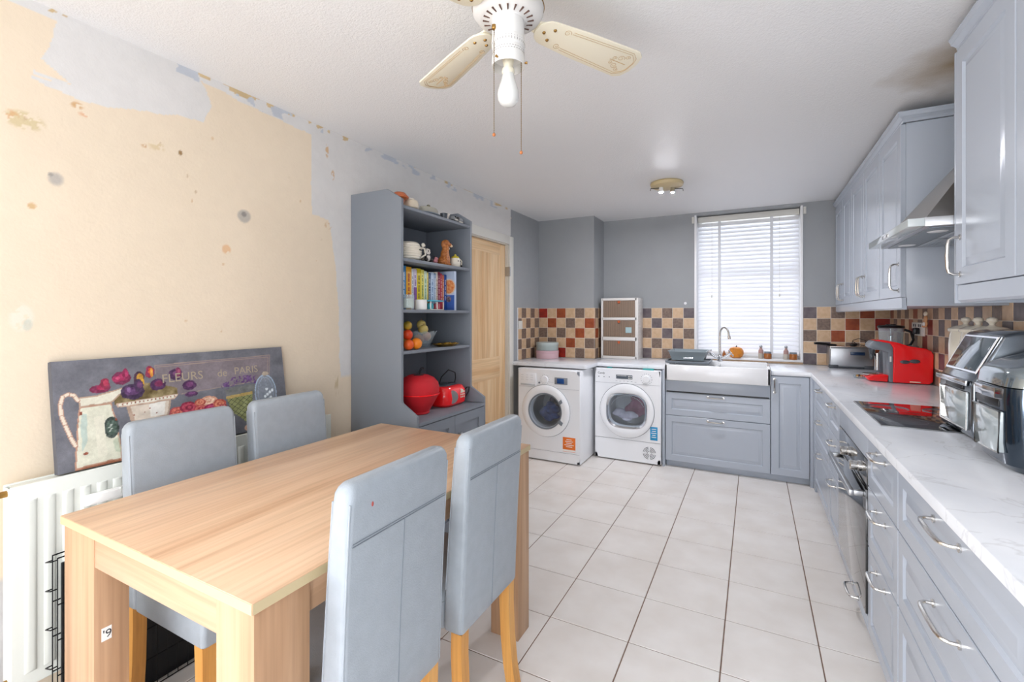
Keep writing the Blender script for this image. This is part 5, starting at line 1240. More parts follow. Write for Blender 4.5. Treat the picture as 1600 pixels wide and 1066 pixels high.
    # tulips
    for cx, cy, rx, ry, c1, c2 in ((.150,.715,.034,.040,'7a2a4c','a83258'),(.165,.755,.016,.05,'8c2c48','b8405c'),(.225,.797,.032,.066,'6d2446','a02a58'),(.240,.83,.012,.06,'8a2a50','b03a66'),(.208,.79,.016,.03,'9a2e56','c04a70'),
                                   (.289,.776,.020,.067,'4a3040','b98a30'),(.297,.73,.012,.05,'c09030','d8a83c'),(.331,.828,.018,.064,'8a2c48','c8503a'),(.338,.82,.006,.05,'d08a3a','e0a84a'),(.36,.691,.030,.060,'4c2a50','7c2f56'),
                                   (.26,.648,.042,.074,'3f2a48','5e3a66'),(.285,.70,.018,.06,'46304e','6a3f68'),(.245,.66,.014,.04,'5e3a66','84608c'),(.437,.776,.028,.060,'4a2c50','6c3f66'),(.448,.80,.012,.05,'7c3658','a04a68'),(.491,.644,.030,.056,'4e2c52','74406e'),(.497,.546,.030,.030,'533056','7a4878')):
        E_(cx, cy, rx, ry, c1, .12, jag=.9); E_(cx+.003, cy+.008, rx*.55, ry*.55, c2, .14, jag=1.1)
    # roses
    P([(.405,.30),(.43,.34),(.52,.30),(.52,.25),(.41,.25)], '7e9a50', .2)
    for cx, cy, rx, ry, c1, c2 in ((.429,.371,.032,.055,'b24a4a','d97a66'),(.410,.345,.02,.03,'a8504a','d58070'),(.482,.40,.038,.068,'8c2540','b8455a'),(.533,.367,.030,.055,'a8323f','cf6a62'),(.515,.33,.03,.03,'c07a70','dba090'),(.571,.444,.040,.052,'d29a80','ecc9ae'),(.533,.44,.025,.04,'b8584a','d88a6c'),(.584,.35,.036,.052,'9c2350','bf4a72'),(.625,.386,.030,.055,'bb5648','dc8a6a'),(.64,.35,.02,.03,'a23a48','c86a60'),(.56,.30,.05,.03,'a34858','cf8078')):
        E_(cx, cy, rx, ry, c1, .16, jag=.8); E_(cx, cy, rx*.72, ry*.72, c2, .16, jag=1.2); E_(cx, cy, rx*.40, ry*.40, c1, .12, jag=1.0); E_(cx+.002, cy+.004, rx*.2, ry*.2, c2, .1)
    # lavender and basket
    P([(.655,.55),(.83,.56),(.80,.42),(.67,.42)], '74766c', .3, n2, .6)
    lv = poly_mask([(.635,.60),(.66,.62),(.705,.675),(.77,.68),(.832,.66),(.825,.56),(.74,.60),(.653,.53)], U, V) & (fbm(S*30, T*30, 5, 51) > .47); C[lv] = H('664578')+fn[lv][..., None]*.3
    P([(.663,.42),(.72,.47),(.799,.435),(.794,.125),(.761,.103),(.68,.28)], '8f9360', .22)
    bk = poly_mask([(.663,.42),(.72,.45),(.799,.43),(.794,.125),(.761,.103),(.68,.28)], u, v); g_ = (((u*PW*.8+v*PH) % .022) < .0024) | (((u*PW*.8-v*PH) % .022) < .0024); C[bk & g_] = H('343a2c')
    P([(.66,.46),(.80,.475),(.80,.44),(.66,.425)], 'b49a5c', .3)
    # glass dome
    E_(.878,.431,.064,.234,'8a929c',.08,al=.75,jag=.05); E_(.878,.431,.064,.234,'a9bcd0',.05,ring=.86,jag=.03); E_(.878,.431,.046,.20,'9fb3c8',.05,ring=.90,al=.7,jag=.05); E_(.868,.44,.018,.21,'aebdcc',.05,ring=.86,al=.6,jag=.05)
    P([(.815,.22),(.94,.22),(.94,.19),(.815,.19)], '9fb0c4', .05)
    for k in range(9): E_(.860+.012*(k % 4)+.003*k, .30+.022*k, .008, .018, 'dfe6ea', .1)
    E_(.885,.672,.020,.026,'b8a894',.1); E_(.782,.061,.036,.045,'c08f76',.15); E_(.76,.05,.02,.035,'d3ad94',.1); E_(.83,.05,.03,.04,'b98a74',.15)
    for cx, cy, rx, ry in ((.088,.135,.008,.012),(.080,.506,.005,.018),(.26,.415,.003,.009),(.321,.461,.003,.008),(.195,.40,.004,.012),(.345,.40,.003,.007),(.30,.43,.002,.006)): E_(cx, cy, rx, ry, '8c4a34', .1)
    return np.clip(C, 0, 1)
q = thing('canvas_picture', 'long grey canvas picture with painted jug, tulips and roses resting on radiator', 'picture', (-2.015, .648, .8185))
q.rotation_euler = (0, -math.atan2(.058, PH), 0)
ss, tt_ = np.arange(0, PW+.0001, PW/360), np.arange(0, PH+.0001, PH/158)
cv = grid_mesh('painted_front', ss, tt_, lambda S, T: np.stack([np.full(S.shape, .0), S, T], -1), canvas_col, 'artist', parent=q)
mb = MB(); mb.box(-.026, -.0004, 0, PW, 0, PH, .0); mb.build('stretcher_frame', 'edge', q, local=True)
def ctext(s, size, y, z, m='letter'):
    cu = bpy.data.curves.new('txt', 'FONT'); cu.body = s; cu.size = size; cu.extrude = .0002; cu.resolution_u = 3
    ob = bpy.data.objects.new('txt', cu); COL.objects.link(ob); dg = bpy.context.evaluated_depsgraph_get(); dg.update()
    me = bpy.data.meshes.new_from_object(ob.evaluated_get(dg)); bpy.data.objects.remove(ob)
    me.transform(Matrix(((0,0,1,.0006),(1,0,0,y),(0,1,0,z),(0,0,0,1)))); me.materials.clear(); me.materials.append(M[m])
    o = bpy.data.objects.new('painted_lettering', me); COL.objects.link(o); o.parent = q; return o
M['letter'] = mat('letter_gold', 'a89a84', .6)
ctext('FLEURS', .048, .375*PW, .700*PH); ctext('de', .044, .625*PW, .700*PH); ctext('PARIS', .045, .712*PW, .705*PH)
# rotation puts the foot on the radiator top, the head against the wall

# ------------------------------------------------------------------ shelf unit (dresser)
HY0, HY1, HX, HB = 1.958, 2.672, -1.710, -1.602
q = thing('dresser', 'tall grey-blue open-shelved dresser with two-door base against the left wall', 'dresser', (-1.85, (HY0+HY1)/2, 0))
xb = XL+.004
side = [(xb, .0005), (HB, .0005), (HB, .795), (HX+.004, .858), (HX, .870), (HX, 1.985), (HX-.104, 2.048), (xb, 2.048)]
for y_ in (HY0, HY1-.018):
    MB().prism(side, y_, y_+.018, 'Y', .0012).build('side_panel', 'hutch', q)
MB().box(xb, xb+.006, HY0+.0185, HY1-.0185, .05, 2.0).build('back_panel', 'hutch', q)
for z_ in (1.955, 1.662, 1.375, 1.143):
    MB().box(xb+.0065, HX-.006, HY0+.0185, HY1-.0185, z_-.018, z_, .0012).build('shelf', 'hutch', q)
MB().box(xb+.0065, HB+.002, HY0+.0185, HY1-.0185, .738, .757, .0012).build('counter_shelf', 'hutch', q)
MB().box(xb+.0065, HB-.02, HY0+.0185, HY1-.0185, .06, .078).build('base_shelf', 'hutch', q)
MB().box(HB-.030, HB-.018, HY0+.0185, HY1-.0185, .0005, .059).build('kickboard', 'hutch', q)
ym = (HY0+HY1)/2
for ya, yb, hy in ((HY0+.020, ym-.0015, ym-.035), (ym+.0015, HY1-.020, ym+.035)):
    dd = MB().panel((HB-.018, ya, .063), (0,1,0), (0,0,1), (1,0,0), yb-ya, .670, .018, frame=.058, raised=False).build('door', 'hutch', q, org=(HB-.018, (ya+yb)/2, .063))
    MB().lathe([(0,.0),(.006,0),(.006,.012),(.013,.018),(.012,.024),(0,.026)], (HB-.0001, hy, .62), 'X', 18).build('knob', 'nickel', dd)

# grey bin beside the dresser
q = thing('pedal_bin', 'grey bin with brown wooden top standing between dresser and pine door', 'bin', (-1.925, 3.02, 0))
MB().lathe([(0,.0005),(.10,.0005),(.115,.01),(.125,.45),(.125,.485),(0,.485)], (-1.925, 3.02, 0), n=32).build('bin_body', 'midgrey', q)
MB().lathe([(0,.4855),(.128,.4855),(.128,.500),(.10,.508),(0,.510)], (-1.925, 3.02, 0), n=32).build('lid', 'batten', q)

# ------------------------------------------------------------------ books
def book(x, y0, w, h, dpt, z, cols, label, lean=0., stripe=None):
    o = thing('book', label, 'book', (x, y0+w/2, z), 'cookery books on the dresser')
    cm = mat('cover_'+cols[0], cols[0], .4)
    mb = MB(); mb.box(x-dpt, x, y0, y0+w, z, z+h, .0015); mb.build('cover', cm, o)
    MB().box(x-dpt-.0006, x-.004, y0+.002, y0+w-.002, z+h-.0008, z+h+.0006).build('pages', 'paper', o)
    zz_ = z+h
    mb = MB(); zc_ = z+h*.28; r_ = random.Random(int(w*1e5)+int(h*1e4))
    while zc_ < z+h*.84:
        hh_ = r_.uniform(.004, .008); mb.box(x-.0004, x+.0006, y0+w*r_.uniform(.30, .36), y0+w*r_.uniform(.60, .68), zc_, zc_+hh_); zc_ += hh_+r_.choice([.0015, .0015, .0015, .009])
    st_ = mb.build('spine_title', mat('title_'+cols[1]+cols[0], cols[1], .5), o)
    if len(cols) > 2:
        MB().box(x-.0006, x+.0009, y0+.001, y0+w-.001, z+h*.0+.002, z+h*(.55 if stripe is None else stripe)).build('spine_band', mat('band_'+cols[2]+cols[0], cols[2], .45), o)
    if lean: o.rotation_euler = (R(lean), 0, 0)
    return o
bx_, bz_ = -1.795, 1.3755
y = 2.056
specs = [(.034,.262,('2a7fb4','d8e4ea'),'bright blue paperback, first book at the near end of the row'),
 (.040,.258,('e6a51e','a33a1e'),'thick orange-yellow cookery book beside the blue one'),
 (.014,.250,('d9dde0','8a8f96'),'thin pale grey book after the orange one'),
 (.024,.250,('c9bfd2','7a5590','7c4f92'),'white book with a purple lower spine'),
 (.032,.256,('d8c21c','6b5a10'),'thick mustard yellow book in the left half of the row'),
 (.024,.252,('e2d768','4a6a3a'),'lemon yellow book with dark lettering'),
 (.022,.246,('cfe0c8','4f8a5c'),'pale mint green book between lemon yellow and straw ones'),
 (.012,.240,('e3d27a','c09a30'),'slim straw-coloured book beside the navy one'),
 (.018,.238,('2d4a72','c9d0d8'),'navy book standing beside the straw-coloured one'),
 (.026,.244,('b9cbe0','5f7ea8'),'wide pale sky blue book'),
 (.018,.240,('8aa0bb','e8ecf0'),'dusty blue slim book right of the sky blue one'),
 (.014,.250,('d9cdbd','8c6f55'),'beige slim book taller than its neighbours'),
 (.020,.252,('7e2038','d3a5ae'),'dark burgundy book near the right end of row'),
 (.016,.244,('b93a4a','f0d0d0'),'crimson paperback beside the burgundy book'),
 (.018,.236,('cf7a5c','f2e2d0'),'terracotta pink book left of the royal blue one'),
 (.020,.240,('2456a8','c8d4ea'),'royal blue book next to the illustrated cover')]
tot = sum(s[0]+.0015 for s in specs); sc_ = (2.497-y)/tot
for w_, h_, cols, lab in specs:
    book(bx_, y, w_*sc_, h_-.006, .17, bz_, cols, lab); y += (w_+.0015)*sc_
# last book stands further forward than the rest, so its illustrated front cover shows
o = thing('book', 'cookery book with food bowl cover standing proud at row end', 'book', (-1.80, 2.512, bz_), 'cookery books on the dresser')
fx_, b0 = -1.736, 2.4995
MB().box(fx_-.20, fx_, b0, b0+.024, bz_, bz_+.256, .0012).build('cover', mat('cover_paleblue', 'b9c8de', .3), o)
MB().box(fx_-.19, fx_-.004, b0+.002, b0+.022, bz_+.2555, bz_+.2568).build('pages', 'paper', o)
MB().box(fx_-.20+.01, fx_-.0, b0-.0006, b0, bz_+.002, bz_+.10).build('cover_band', mat('cover_blue', '3f66b4', .4), o)
mb = MB(); cz_ = bz_+.155; mb.lathe([(0,-.0012),(.052,-.0012),(.052,0)], (fx_-.042, b0, cz_), 'Y', 26); mb.build('cover_bowl', mat('bowl_print', 'd6c3b4', .4), o)
mb = MB(); mb.lathe([(0,-.0018),(.044,-.0018),(.044,0)], (fx_-.042, b0, cz_), 'Y', 26); mb.build('cover_food', mat('food_print', 'd4622a', .5, col2='e8b070', vscale=70), o)
mb = MB(); mb.lathe([(0,-.0012),(.020,-.0012),(.020,0)], (fx_-.045, b0, cz_-.082), 'Y', 20); mb.build('cover_dish', mat('dish_print', 'a48f96', .4, col2='4b3d44', vscale=60), o)
bpy.context.view_layer.update()

# jars in front of the books
q = thing('candle_jar', 'clear glass jar with white candle at the near end of the book shelf', 'candle', (-1.755, 2.095, 1.3755))
MB().lathe([(0,.001),(.038,.001),(.040,.008),(.040,.085),(.0375,.085),(.0365,.010),(0,.009)], (-1.755, 2.062, 1.3755), n=28).build('jar', 'glass', q)
MB().lathe([(0,.010),(.035,.010),(.035,.062),(0,.062)], (-1.755, 2.062, 1.3755), n=28).build('candle_wax', 'cream', q)
q = single(MB().lathe([(0,.001),(.034,.001),(.036,.006),(.036,.056),(.033,.060),(.030,.056),(.030,.05),(0,.05)], (-1.758, 2.185, 1.3755), n=28), 'white_candle', 'paper', 'plain white pot candle in front of the yellow books', 'candle')
q = thing('tea_light_rack', 'turquoise-topped rack holding little coloured tea light glasses before the books', 'rack', (-1.755, 2.30, 1.3755))
y0_, y1_ = 2.235, 2.365
mb = MB(); mb.box(-1.785, -1.722, y0_, y1_, 1.3760, 1.380, .001)
for yy in (y0_, (y0_+y1_)/2-.002, y1_-.004):
    for xx in (-1.785, -1.726): mb.box(xx, xx+.004, yy, yy+.004, 1.3800, 1.426)
mb.build('rack_frame', 'trimw', q); MB().box(-1.785, -1.722, y0_, y1_, 1.4265, 1.436, .002).build('rack_top', mat('turquoise', '4fa9c0', .35), q)
for yy, cc, nm in ((y0_+.033, '3f9aa8', 'teal'), (y1_-.033, 'b0525c', 'rose')):
    single(MB().lathe([(0,0),(.019,0),(.022,.01),(.020,.034),(.016,.036),(0,.03)], (-1.753, yy, 1.3805), n=18), 'tea_light_glass', mat('tl_'+nm, cc, .2, coat=.5), 'small '+nm+' tea light glass inside the turquoise-topped rack', 'tea light', 'tea light glasses')

# second shelf ornaments
z2 = 1.6625
q = thing('honey_pot_mug', 'cream ribbed beehive mug with a painted bee and flower handle', 'mug', (-1.79, 2.12, z2))
pr = [(0,.001),(.046,.001)]
for k_ in range(7): pr += [(.056+.016*math.sin(PI*(k_+.5)/7.5), .006+k_*.0135), (.060+.017*math.sin(PI*(k_+1)/7.5), .013+k_*.0135)]
pr += [(.054,.104),(.050,.106),(.048,.100),(.05,.02),(0,.015)]
MB().lathe(pr, (-1.79, 2.115, z2), n=40).build('mug_body', 'creamc', q)
mb = MB(); mb.tube([(-1.768, 2.178, z2+.085), (-1.755, 2.215, z2+.080), (-1.753, 2.222, z2+.045), (-1.765, 2.180, z2+.018)], .006, 8).ell((-1.752, 2.200, z2+.100), .012, .014, .013).build('mug_handle', 'creamc', q)
mb = MB(); mb.ell((-1.720, 2.130, z2+.060), .004, .014, .008, n=12).ell((-1.738, 2.175, z2+.01), .006, .014, .009, n=12).ell((-1.745, 2.203, z2+.105), .006, .006, .006, n=10); mb.build('painted_bee', mat('bee_black', '3a3326', .4), q)
def figurine(name, label, x, y, z, parts, org=None):
    z = z+.0035
    o = thing(name, label, 'ornament', (x, y, z), 'animal ornaments on the dresser')
    for nm, m_, ells, vox in parts:
        blob(nm, [((x+c[0], y+c[1], z+c[2]), r) for c, r in ells], m_, o, vox=vox)
    return o
blk, wht = mat('fig_black', '2b2827', .35), mat('fig_white', 'dcd6cc', .35)
figurine('panda_figurine', 'small black and white panda figurine sitting beside the beehive mug', -1.775, 2.263, z2, [
    ('figurine_body', wht, [((0,0,.030),(.022,.024,.028)), ((.002,0,.066),(.020,.026,.021))], .003),
    ('black_patches', blk, [((.012,-.022,.018),(.012,.012,.014)), ((.012,.022,.018),(.012,.012,.014)), ((.006,-.02,.04),(.010,.010,.018)), ((.0,-.020,.086),(.007,.008,.008)), ((.0,.020,.086),(.007,.008,.008)), ((.019,-.009,.068),(.004,.005,.006)), ((.019,.009,.068),(.004,.005,.006)), ((.0,.0,.044),(.021,.025,.008))], .0025)])
figurine('pig_figurine', 'tiny pink pig figurine with dark ears on the second shelf', -1.765, 2.335, z2, [
    ('figurine_body', mat('fig_pink', 'c47f86', .4), [((0,0,.016),(.014,.018,.014)), ((.006,0,.030),(.012,.014,.011))], .0025),
    ('ears', blk, [((.0,-.010,.043),(.004,.004,.007)), ((.0,.010,.043),(.004,.004,.007))], .002)])
dogf = mat('fig_golden', 'c98243', .45, col2='9a5526', vscale=90)
figurine('dog_figurine', 'golden retriever figurine sitting upright with head turned to the right', -1.785, 2.455, z2, [
    ('figurine_body', dogf, [((0,0,.032),(.036,.044,.034)), ((.004,.004,.070),(.028,.032,.042)), ((.008,.006,.110),(.023,.025,.026)), ((.006,.010,.146),(.026,.028,.024)), ((.016,.036,.138),(.015,.022,.013)), ((.000,-.016,.138),(.012,.009,.022)), ((.026,.014,.034),(.010,.012,.036)), ((.026,-.012,.034),(.010,.012,.036)), ((.03,.015,.006),(.018,.013,.008)), ((.03,-.013,.006),(.018,.013,.008)), ((.0,-.036,.020),(.028,.018,.018))], .004),
    ('muzzle', mat('fig_cream', 'e4c9a4', .45), [((.022,.046,.132),(.010,.014,.010)), ((.018,.016,.112),(.012,.016,.010))], .003),
    ('nose_and_eyes', blk, [((.022,.060,.140),(.006,.005,.005)), ((.028,.028,.152),(.003,.004,.004)), ((.0,.042,.108),(.010,.004,.012))], .002)])
q = thing('lidded_mug', 'small white face mug with yellow lid and curled handle', 'mug', (-1.765, 2.56, z2))
MB().lathe([(0,.001),(.026,.001),(.034,.012),(.036,.035),(.030,.060),(0,.060)], (-1.765, 2.552, z2), n=26).build('mug_body', 'creamc', q)
MB().lathe([(0,.0605),(.028,.0605),(.022,.072),(.008,.078),(.007,.086),(0,.088)], (-1.765, 2.552, z2), n=22).build('lid', mat('lid_yellow', 'c9b936', .35), q)
MB().tube([(-1.765, 2.586, z2+.05), (-1.762, 2.607, z2+.058), (-1.760, 2.622, z2+.045), (-1.760, 2.618, z2+.02), (-1.763, 2.598, z2+.008), (-1.765, 2.582, z2+.014)], .0045, 8).build('handle', 'creamc', q)
MB().ell((-1.732, 2.540, z2+.040), .003, .004, .005, n=10).ell((-1.731, 2.560, z2+.040), .003, .004, .005, n=10).ell((-1.745, 2.595, z2+.012), .008, .008, .007, n=10).build('painted_face', blk, q)

# top board ornaments
z1_ = 1.9555
q = single(MB().lathe([(0,.001),(.03,.001),(.022,.02),(.030,.045),(.05,.055),(.052,.062),(.03,.085),(0,.092)], (-1.79, 2.035, z1_), n=26), 'orange_ornament', mat('terracotta', 'c4683a', .4), 'terracotta orange ornament peeping over the dresser side on top', 'ornament')
q = thing('cream_jar', 'round cream jar on top of the dresser next to terracotta ornament', 'jar', (-1.775, 2.12, z1_))
MB().lathe([(0,.001),(.025,.001),(.040,.015),(.044,.035),(.036,.055),(.02,.060),(0,.060)], (-1.775, 2.118, z1_), n=28).build('jar_body', mat('jar_peach', 'd8cbb4', .35), q)
MB().lathe([(0,.0605),(.022,.0605),(.020,.068),(.006,.072),(0,.074)], (-1.775, 2.118, z1_), n=24).build('lid', 'creamc', q)
q = thing('butter_dish', 'grey-beige oval butter dish with domed knobbed lid on top of the dresser', 'dish', (-1.775, 2.28, z1_))
MB().lathe([(0,.001),(.040,.001),(.052,.006),(.055,.012),(0,.012)], (-1.775, 2.28, z1_), n=32, sy=1.75).build('base_plate', 'midgrey', q)
MB().lathe([(.044,.0125),(.045,.034),(.040,.046),(.02,.052),(0,.053)], (-1.775, 2.28, z1_), n=32, sy=1.75).build('lid', mat('butter_lid', 'a9a69a', .4), q)
MB().ell((-1.775, 2.28, z1_+.060), .010, .014, .009).build('knob', mat('knob_olive', '7f7a66', .4), q)
single(MB().lathe([(0,.001),(.018,.001),(.024,.036),(.021,.036),(.016,.006),(0,.005)], (-1.750, 2.405, z1_), n=20), 'grey_egg_cup', 'darkgrey', 'tiny dark grey cup on the top board right of butter dish', 'cup')
q = thing('shell_ornament', 'small whitish frilly ornament on top of the dresser beside the tiny cup', 'ornament', (-1.77, 2.455, z1_))
blob('ornament_body', [((-1.765, 2.44, z1_+.012), (.02,.026,.012)), ((-1.768, 2.468, z1_+.032), (.013,.015,.013)), ((-1.768, 2.480, z1_+.046), (.010,.012,.009)), ((-1.768, 2.455, z1_+.048), (.009,.009,.008))], wht, q, vox=.003)
figurine('badger_figurine', 'lying grey and black striped animal figurine at the far end of the top board', -1.775, 2.565, z1_, [
    ('figurine_body', mat('fig_grey', '8f9294', .45), [((0,.034,.024),(.030,.050,.026)), ((0,.0,.020),(.024,.036,.020)), ((.010,-.040,.024),(.018,.022,.018))], .004),
    ('black_stripes', blk, [((.014,-.050,.012),(.012,.024,.008)), ((.024,-.002,.030),(.008,.016,.012)), ((.010,-.012,.042),(.006,.010,.006))], .003),
    ('pale_stripes', wht, [((.026,-.020,.018),(.006,.022,.008)), ((.028,.030,.010),(.006,.030,.006))], .003)])

# fruit shelf
z4 = 1.1435
q = thing('fruit_bowl', 'scalloped clear glass fruit bowl on the third shelf', 'bowl', (-1.835, 2.20, z4))
bxc, byc = -1.850, 2.300; n = 60
def brg(r, h, flare): return [((bxc+(r+flare*max(0, math.cos(10*2*PI*k_/n)))*math.cos(2*PI*k_/n)), (byc+(r+flare*max(0, math.cos(10*2*PI*k_/n)))*math.sin(2*PI*k_/n)), z4+h+flare*.7*max(0, math.cos(10*2*PI*k_/n))) for k_ in range(n)]
mb = MB(); mb.loft([brg(.001,.001,0), brg(.045,.001,0), brg(.062,.02,.001), brg(.078,.06,.003), brg(.092,.095,.010), brg(.088,.095,.010), brg(.074,.06,.003), brg(.056,.022,.001), brg(.001,.008,0)], caps=False); mb.build('bowl', 'glass', q)
apple_y, apple_r = mat('apple_yellow', 'd9c47a', .35, col2='c2ae5e', vscale=20), mat('apple_red', 'b0493a', .3, col2='cf9a5a', vscale=14)
def fruit(x, y, z, r, m_, label, nm):
    o = thing(nm, label, 'fruit', (x, y, z-r), 'fruit in the glass bowl')
    MB().lathe([(0,-.86*r),(.35*r,-.93*r),(.8*r,-.6*r),(r,-.02*r),(.85*r,.58*r),(.42*r,.92*r),(.12*r,.86*r),(0,.80*r)], (x, y, z), n=24).build('flesh', m_, o, ang=180)
    MB().cyl((x, y, z+.80*r), .0022, .012, n=6).build('stalk', 'batten', o)
fruit(bxc-.008, byc-.014, z4+.046, .033, apple_r, 'red-flushed apple at the bottom of the glass bowl', 'apple')
fruit(bxc+.024, byc+.026, z4+.066, .029, apple_r, 'red apple on the right-hand side of the glass bowl', 'apple')
fruit(bxc+.000, byc+.004, z4+.140, .030, apple_y, 'yellow apple at the top of the heaped glass bowl', 'apple')
fruit(bxc+.036, byc-.020, z4+.112, .030, apple_y, 'yellow apple at the front of the glass bowl', 'apple')
fruit(bxc-.020, byc+.040, z4+.112, .030, apple_y, 'yellow apple at the back right of the glass bowl', 'apple')
for x_, y_, z_, r_, m_, lab, nm in ((-1.745, 2.128, z4+.0335, .033, 'orange', 'bright orange lying on the shelf in front of the glass bowl', 'orange'),
    (-1.745, 2.060, z4+.031, .0305, mat('mandarin', 'dd5a1e', .4), 'red-orange mandarin on shelf beside the dresser side panel', 'mandarin'),
    (-1.768, 2.078, z4+.0865, .030, mat('tomato', 'd3421c', .3), 'deep orange fruit stacked on the red-orange mandarin', 'mandarin'),
    (-1.800, 2.115, z4+.138, .027, mat('mango', 'c9a02c', .4, col2='8a7a28', vscale=30), 'speckled yellow fruit at the top left of the heap', 'mango')):
    single(MB().ell((x_, y_, z_), r_, r_, r_, n=24), nm, m_, lab, 'fruit', 'loose fruit by the glass bowl', org=(x_, y_, z_-r_))
single(MB().ell((-1.850, 2.130, z4+.055), .034, .032, .054, n=24), 'melon', mat('melon_skin', 'b9862f', .4), 'larger brownish yellow fruit behind the mandarins', 'fruit', org=(-1.85, 2.13, z4))
q = thing('gold_tray', 'ornate small gold leaf-edged dish right of the glass fruit bowl', 'dish', (-1.77, 2.45, z4))
mb = MB(); n = 64
def lf(r, h): return [(-1.77+r*(1+.10*math.cos(8*2*PI*k_/n))*math.cos(2*PI*k_/n)*.62, 2.455+r*(1+.10*math.cos(8*2*PI*k_/n))*math.sin(2*PI*k_/n), z4+h) for k_ in range(n)]
mb.loft([lf(.002,.001), lf(.07,.001), lf(.105,.016), lf(.100,.018), lf(.068,.006), lf(.002,.005)], caps=False); mb.build('dish_body', 'gold', q)
mb = MB()
for k_ in range(9): mb.ell((-1.77+.03*math.cos(k_*2.1), 2.455+.062*math.sin(k_*1.3), z4+.014), .010, .016, .009, n=10)
mb.build('gold_leaves', 'gold', q)

# counter shelf: red mesh basket with one fruit, red radio
z5 = .7575
q = thing('mesh_basket', 'big red apple-shaped mesh basket with black stem on dresser counter', 'basket', (-1.78, 2.19, z5))
bx2, by2 = -1.775, 2.185
MB().lathe([(0,.001),(.060,.001),(.066,.006),(.064,.016),(.085,.05),(.110,.095),(.122,.118),(.118,.118),(.106,.095),(.080,.05),(.055,.018),(0,.012)], (bx2, by2, z5), n=44).build('lower_bowl', 'redmesh', q)
MB().lathe([(.118,.121),(.121,.121),(.124,.150),(.115,.185),(.092,.212),(.058,.228),(.02,.228),(0,.222)], (bx2, by2, z5), n=44).build('dome_lid', 'redmesh', q)
MB().tube(arc((bx2, by2, z5+.1195), .124, 0, 351, 44, 'XY'), .0038, 6, closed=True).build('rim_ring', 'red', q)
MB().tube([(bx2, by2, z5+.222), (bx2+.003, by2+.004, z5+.245), (bx2+.006, by2+.018, z5+.266), (bx2+.006, by2+.034, z5+.268)], [.009,.006,.006,.008], 8).lathe([(0,.229),(.03,.228),(.03,.231),(0,.236)], (bx2, by2, z5), n=10).build('stem', 'black', q)
single(MB().ell((bx2+.028, by2-.030, z5+.046), .027, .027, .0275, n=22), 'clementine', 'orange', 'single orange fruit showing through the bottom of the red mesh basket', 'fruit', org=(bx2+.028, by2-.030, z5+.0185))
q = thing('cd_radio', 'glossy red rounded portable radio with round silver speaker on dresser counter', 'radio', (-1.78, 2.50, z5))
def ro(x0, x1, y0, y1, r, zz_): return rrect(x0, x1, y0, y1, r, zz_, 8)
rx0, rx1, ry0_, ry1_ = -1.885, -1.700, 2.365, 2.620
mb = MB(); mb.loft([ro(rx0+.02, rx1-.02, ry0_+.02, ry1_-.02, .05, z5+.001), ro(rx0+.004, rx1-.004, ry0_+.004, ry1_-.004, .06, z5+.015), ro(rx0, rx1, ry0_, ry1_, .062, z5+.05), ro(rx0+.002, rx1-.004, ry0_+.002, ry1_-.002, .062, z5+.10), ro(rx0+.012, rx1-.02, ry0_+.012, ry1_-.012, .06, z5+.122), ro(rx0+.03, rx1-.04, ry0_+.03, ry1_-.03, .05, z5+.128)]); mb.build('radio_body', 'red', q)
MB().loft([ro(rx0+.03, rx1-.045, ry0_+.03, ry1_-.03, .05, z5+.1285), ro(rx0+.04, rx1-.055, ry0_+.04, ry1_-.04, .05, z5+.134)]).build('disc_lid', 'darkgrey', q)
mtx_ = Matrix.Translation((rx1-.010, ry0_+.070, z5+.062)) @ Matrix.Rotation(R(-26), 4, 'Z')
mb = MB(); mb.lathe([(0,.012),(.040,.011),(.043,.004),(.043,-.02)], (0,0,0), 'X', 30, mtx=mtx_); mb.build('speaker_grille', mat('speaker_silver', 'a5a2a2', .35, .5), q)
mb = MB()
for k_ in range(10): mb.box(rx1-.002, rx1+.001, ry0_+.155+(k_ % 3)*.018, ry0_+.165+(k_ % 3)*.018, z5+.045+(k_//3)*.016, z5+.055+(k_//3)*.016, .001)
mb.ell((rx1-.002, ry0_+.175, z5+.088), .004, .016, .012); mb.build('buttons', 'cream', q)
MB().tube([(-1.80, ry0_+.05, z5+.13), (-1.795, ry0_+.075, z5+.185), (-1.79, ry0_+.145, z5+.225), (-1.79, ry0_+.22, z5+.20), (-1.795, ry0_+.235, z5+.165), (-1.80, ry0_+.228, z5+.122)], .0035, 8).build('carry_handle', 'black', q)
single(MB().tube([(-1.775, 2.626, z5+.062), (-1.76, 2.645, z5+.072), (-1.735, 2.648, z5+.095), (-1.715, 2.645, z5+.100), (-1.72, 2.646, z5+.07), (-1.74, 2.640, z5+.035), (-1.76, 2.632, z5+.0045)], .003, 6), 'radio_cable', 'black', 'looped black cable standing up at the right side of the radio', 'cable')
# light switch plate on the left wall
single(MB().box(XL+.0085, XL+.016, 4.118, 4.20, 1.205, 1.288, .003).box(XL+.016, XL+.019, 4.15, 4.17, 1.235, 1.26, .001), 'switch_plate', 'trimw', 'small white switch plate at tile edge beside the pine door', 'switch')

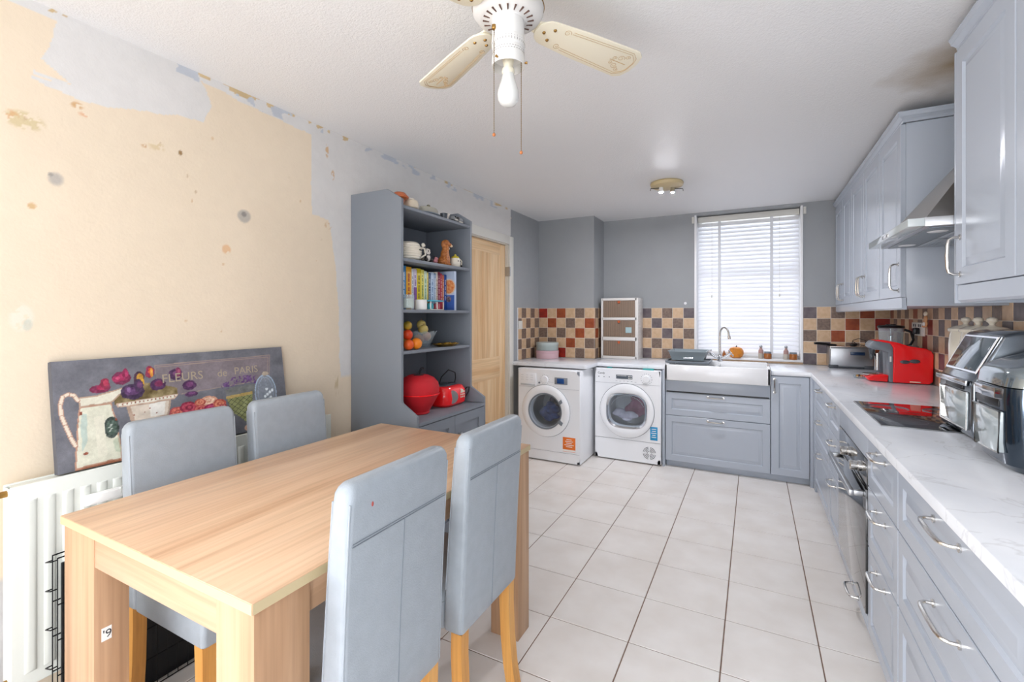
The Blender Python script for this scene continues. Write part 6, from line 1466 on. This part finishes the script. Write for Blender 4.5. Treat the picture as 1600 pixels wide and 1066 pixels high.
# ------------------------------------------------------------------ camera
cd = bpy.data.cameras.new('camera'); cam = bpy.data.objects.new('camera', cd); COL.objects.link(cam)
cam.location = (0, 0, 1.34); cam.rotation_euler = (R(90), 0, .4827)
cd.sensor_width = 36; cd.sensor_fit = 'HORIZONTAL'; cd.lens = 36*721.5/1600; cd.shift_y = -39.5/1600; cd.clip_start = .02
scene.camera = cam

# ------------------------------------------------------------------ light: overcast daylight through both windows, plus added fill lamps
wd = bpy.data.worlds.new('overcast'); scene.world = wd; wd.use_nodes = True
bg = wd.node_tree.nodes['Background']; bg.inputs[0].default_value = lin('f3f6fb'); bg.inputs[1].default_value = 1.0
def area(name, loc, rot, sx, sy, power, col):
    l = bpy.data.lights.new(name, 'AREA'); l.shape = 'RECTANGLE'; l.size = sx; l.size_y = sy; l.energy = power; l.color = lin(col)[:3]
    o = bpy.data.objects.new(name, l); COL.objects.link(o); o.location = loc; o.rotation_euler = rot; return o
area('patio_daylight', (-.5, YR-.45, 1.35), (R(90), 0, 0), 2.9, 2.4, 56, 'f4f7ff')
area('ceiling_fill_light', (-.5, YR-.35, .15), (R(135), 0, 0), 2.6, 1.0, 32, 'f6f7ff')  # added low lamp aimed upward to brighten the ceiling
area('left_fill_light', (XL-.5, -2.1, 1.3), (R(90), 0, R(-90)), 1.9, 2.0, 260, 'f4f7ff')  # added fill lamp for the drawer fronts on the right
area('right_fill_light', (XR+.5, -2.1, 1.3), (R(90), 0, R(90)), 1.9, 2.0, 125, 'f4f7ff')  # added fill lamp for the chair backs
area('roof_fill_light', (-.5, -2.1, ZC+.5), (0, 0, 0), 2.4, 1.8, 110, 'f4f7ff')  # added fill lamp above the unseen roof opening
area('kitchen_window_daylight', (-.07, YK+.45, 1.75), (R(-90), 0, 0), 1.2, 1.6, 17, 'eef4ff')
scene.view_settings.view_transform = 'Standard'; scene.view_settings.look = 'None'; scene.view_settings.exposure = -0.12; scene.view_settings.gamma = 1
scene.cycles.use_denoising = True
try: scene.cycles.denoiser = 'OPENIMAGEDENOISE'
except Exception: pass
scene.cycles.max_bounces = 10; scene.cycles.diffuse_bounces = 6; scene.cycles.glossy_bounces = 4; scene.cycles.transparent_max_bounces = 12
scene.cycles.sample_clamp_indirect = 6
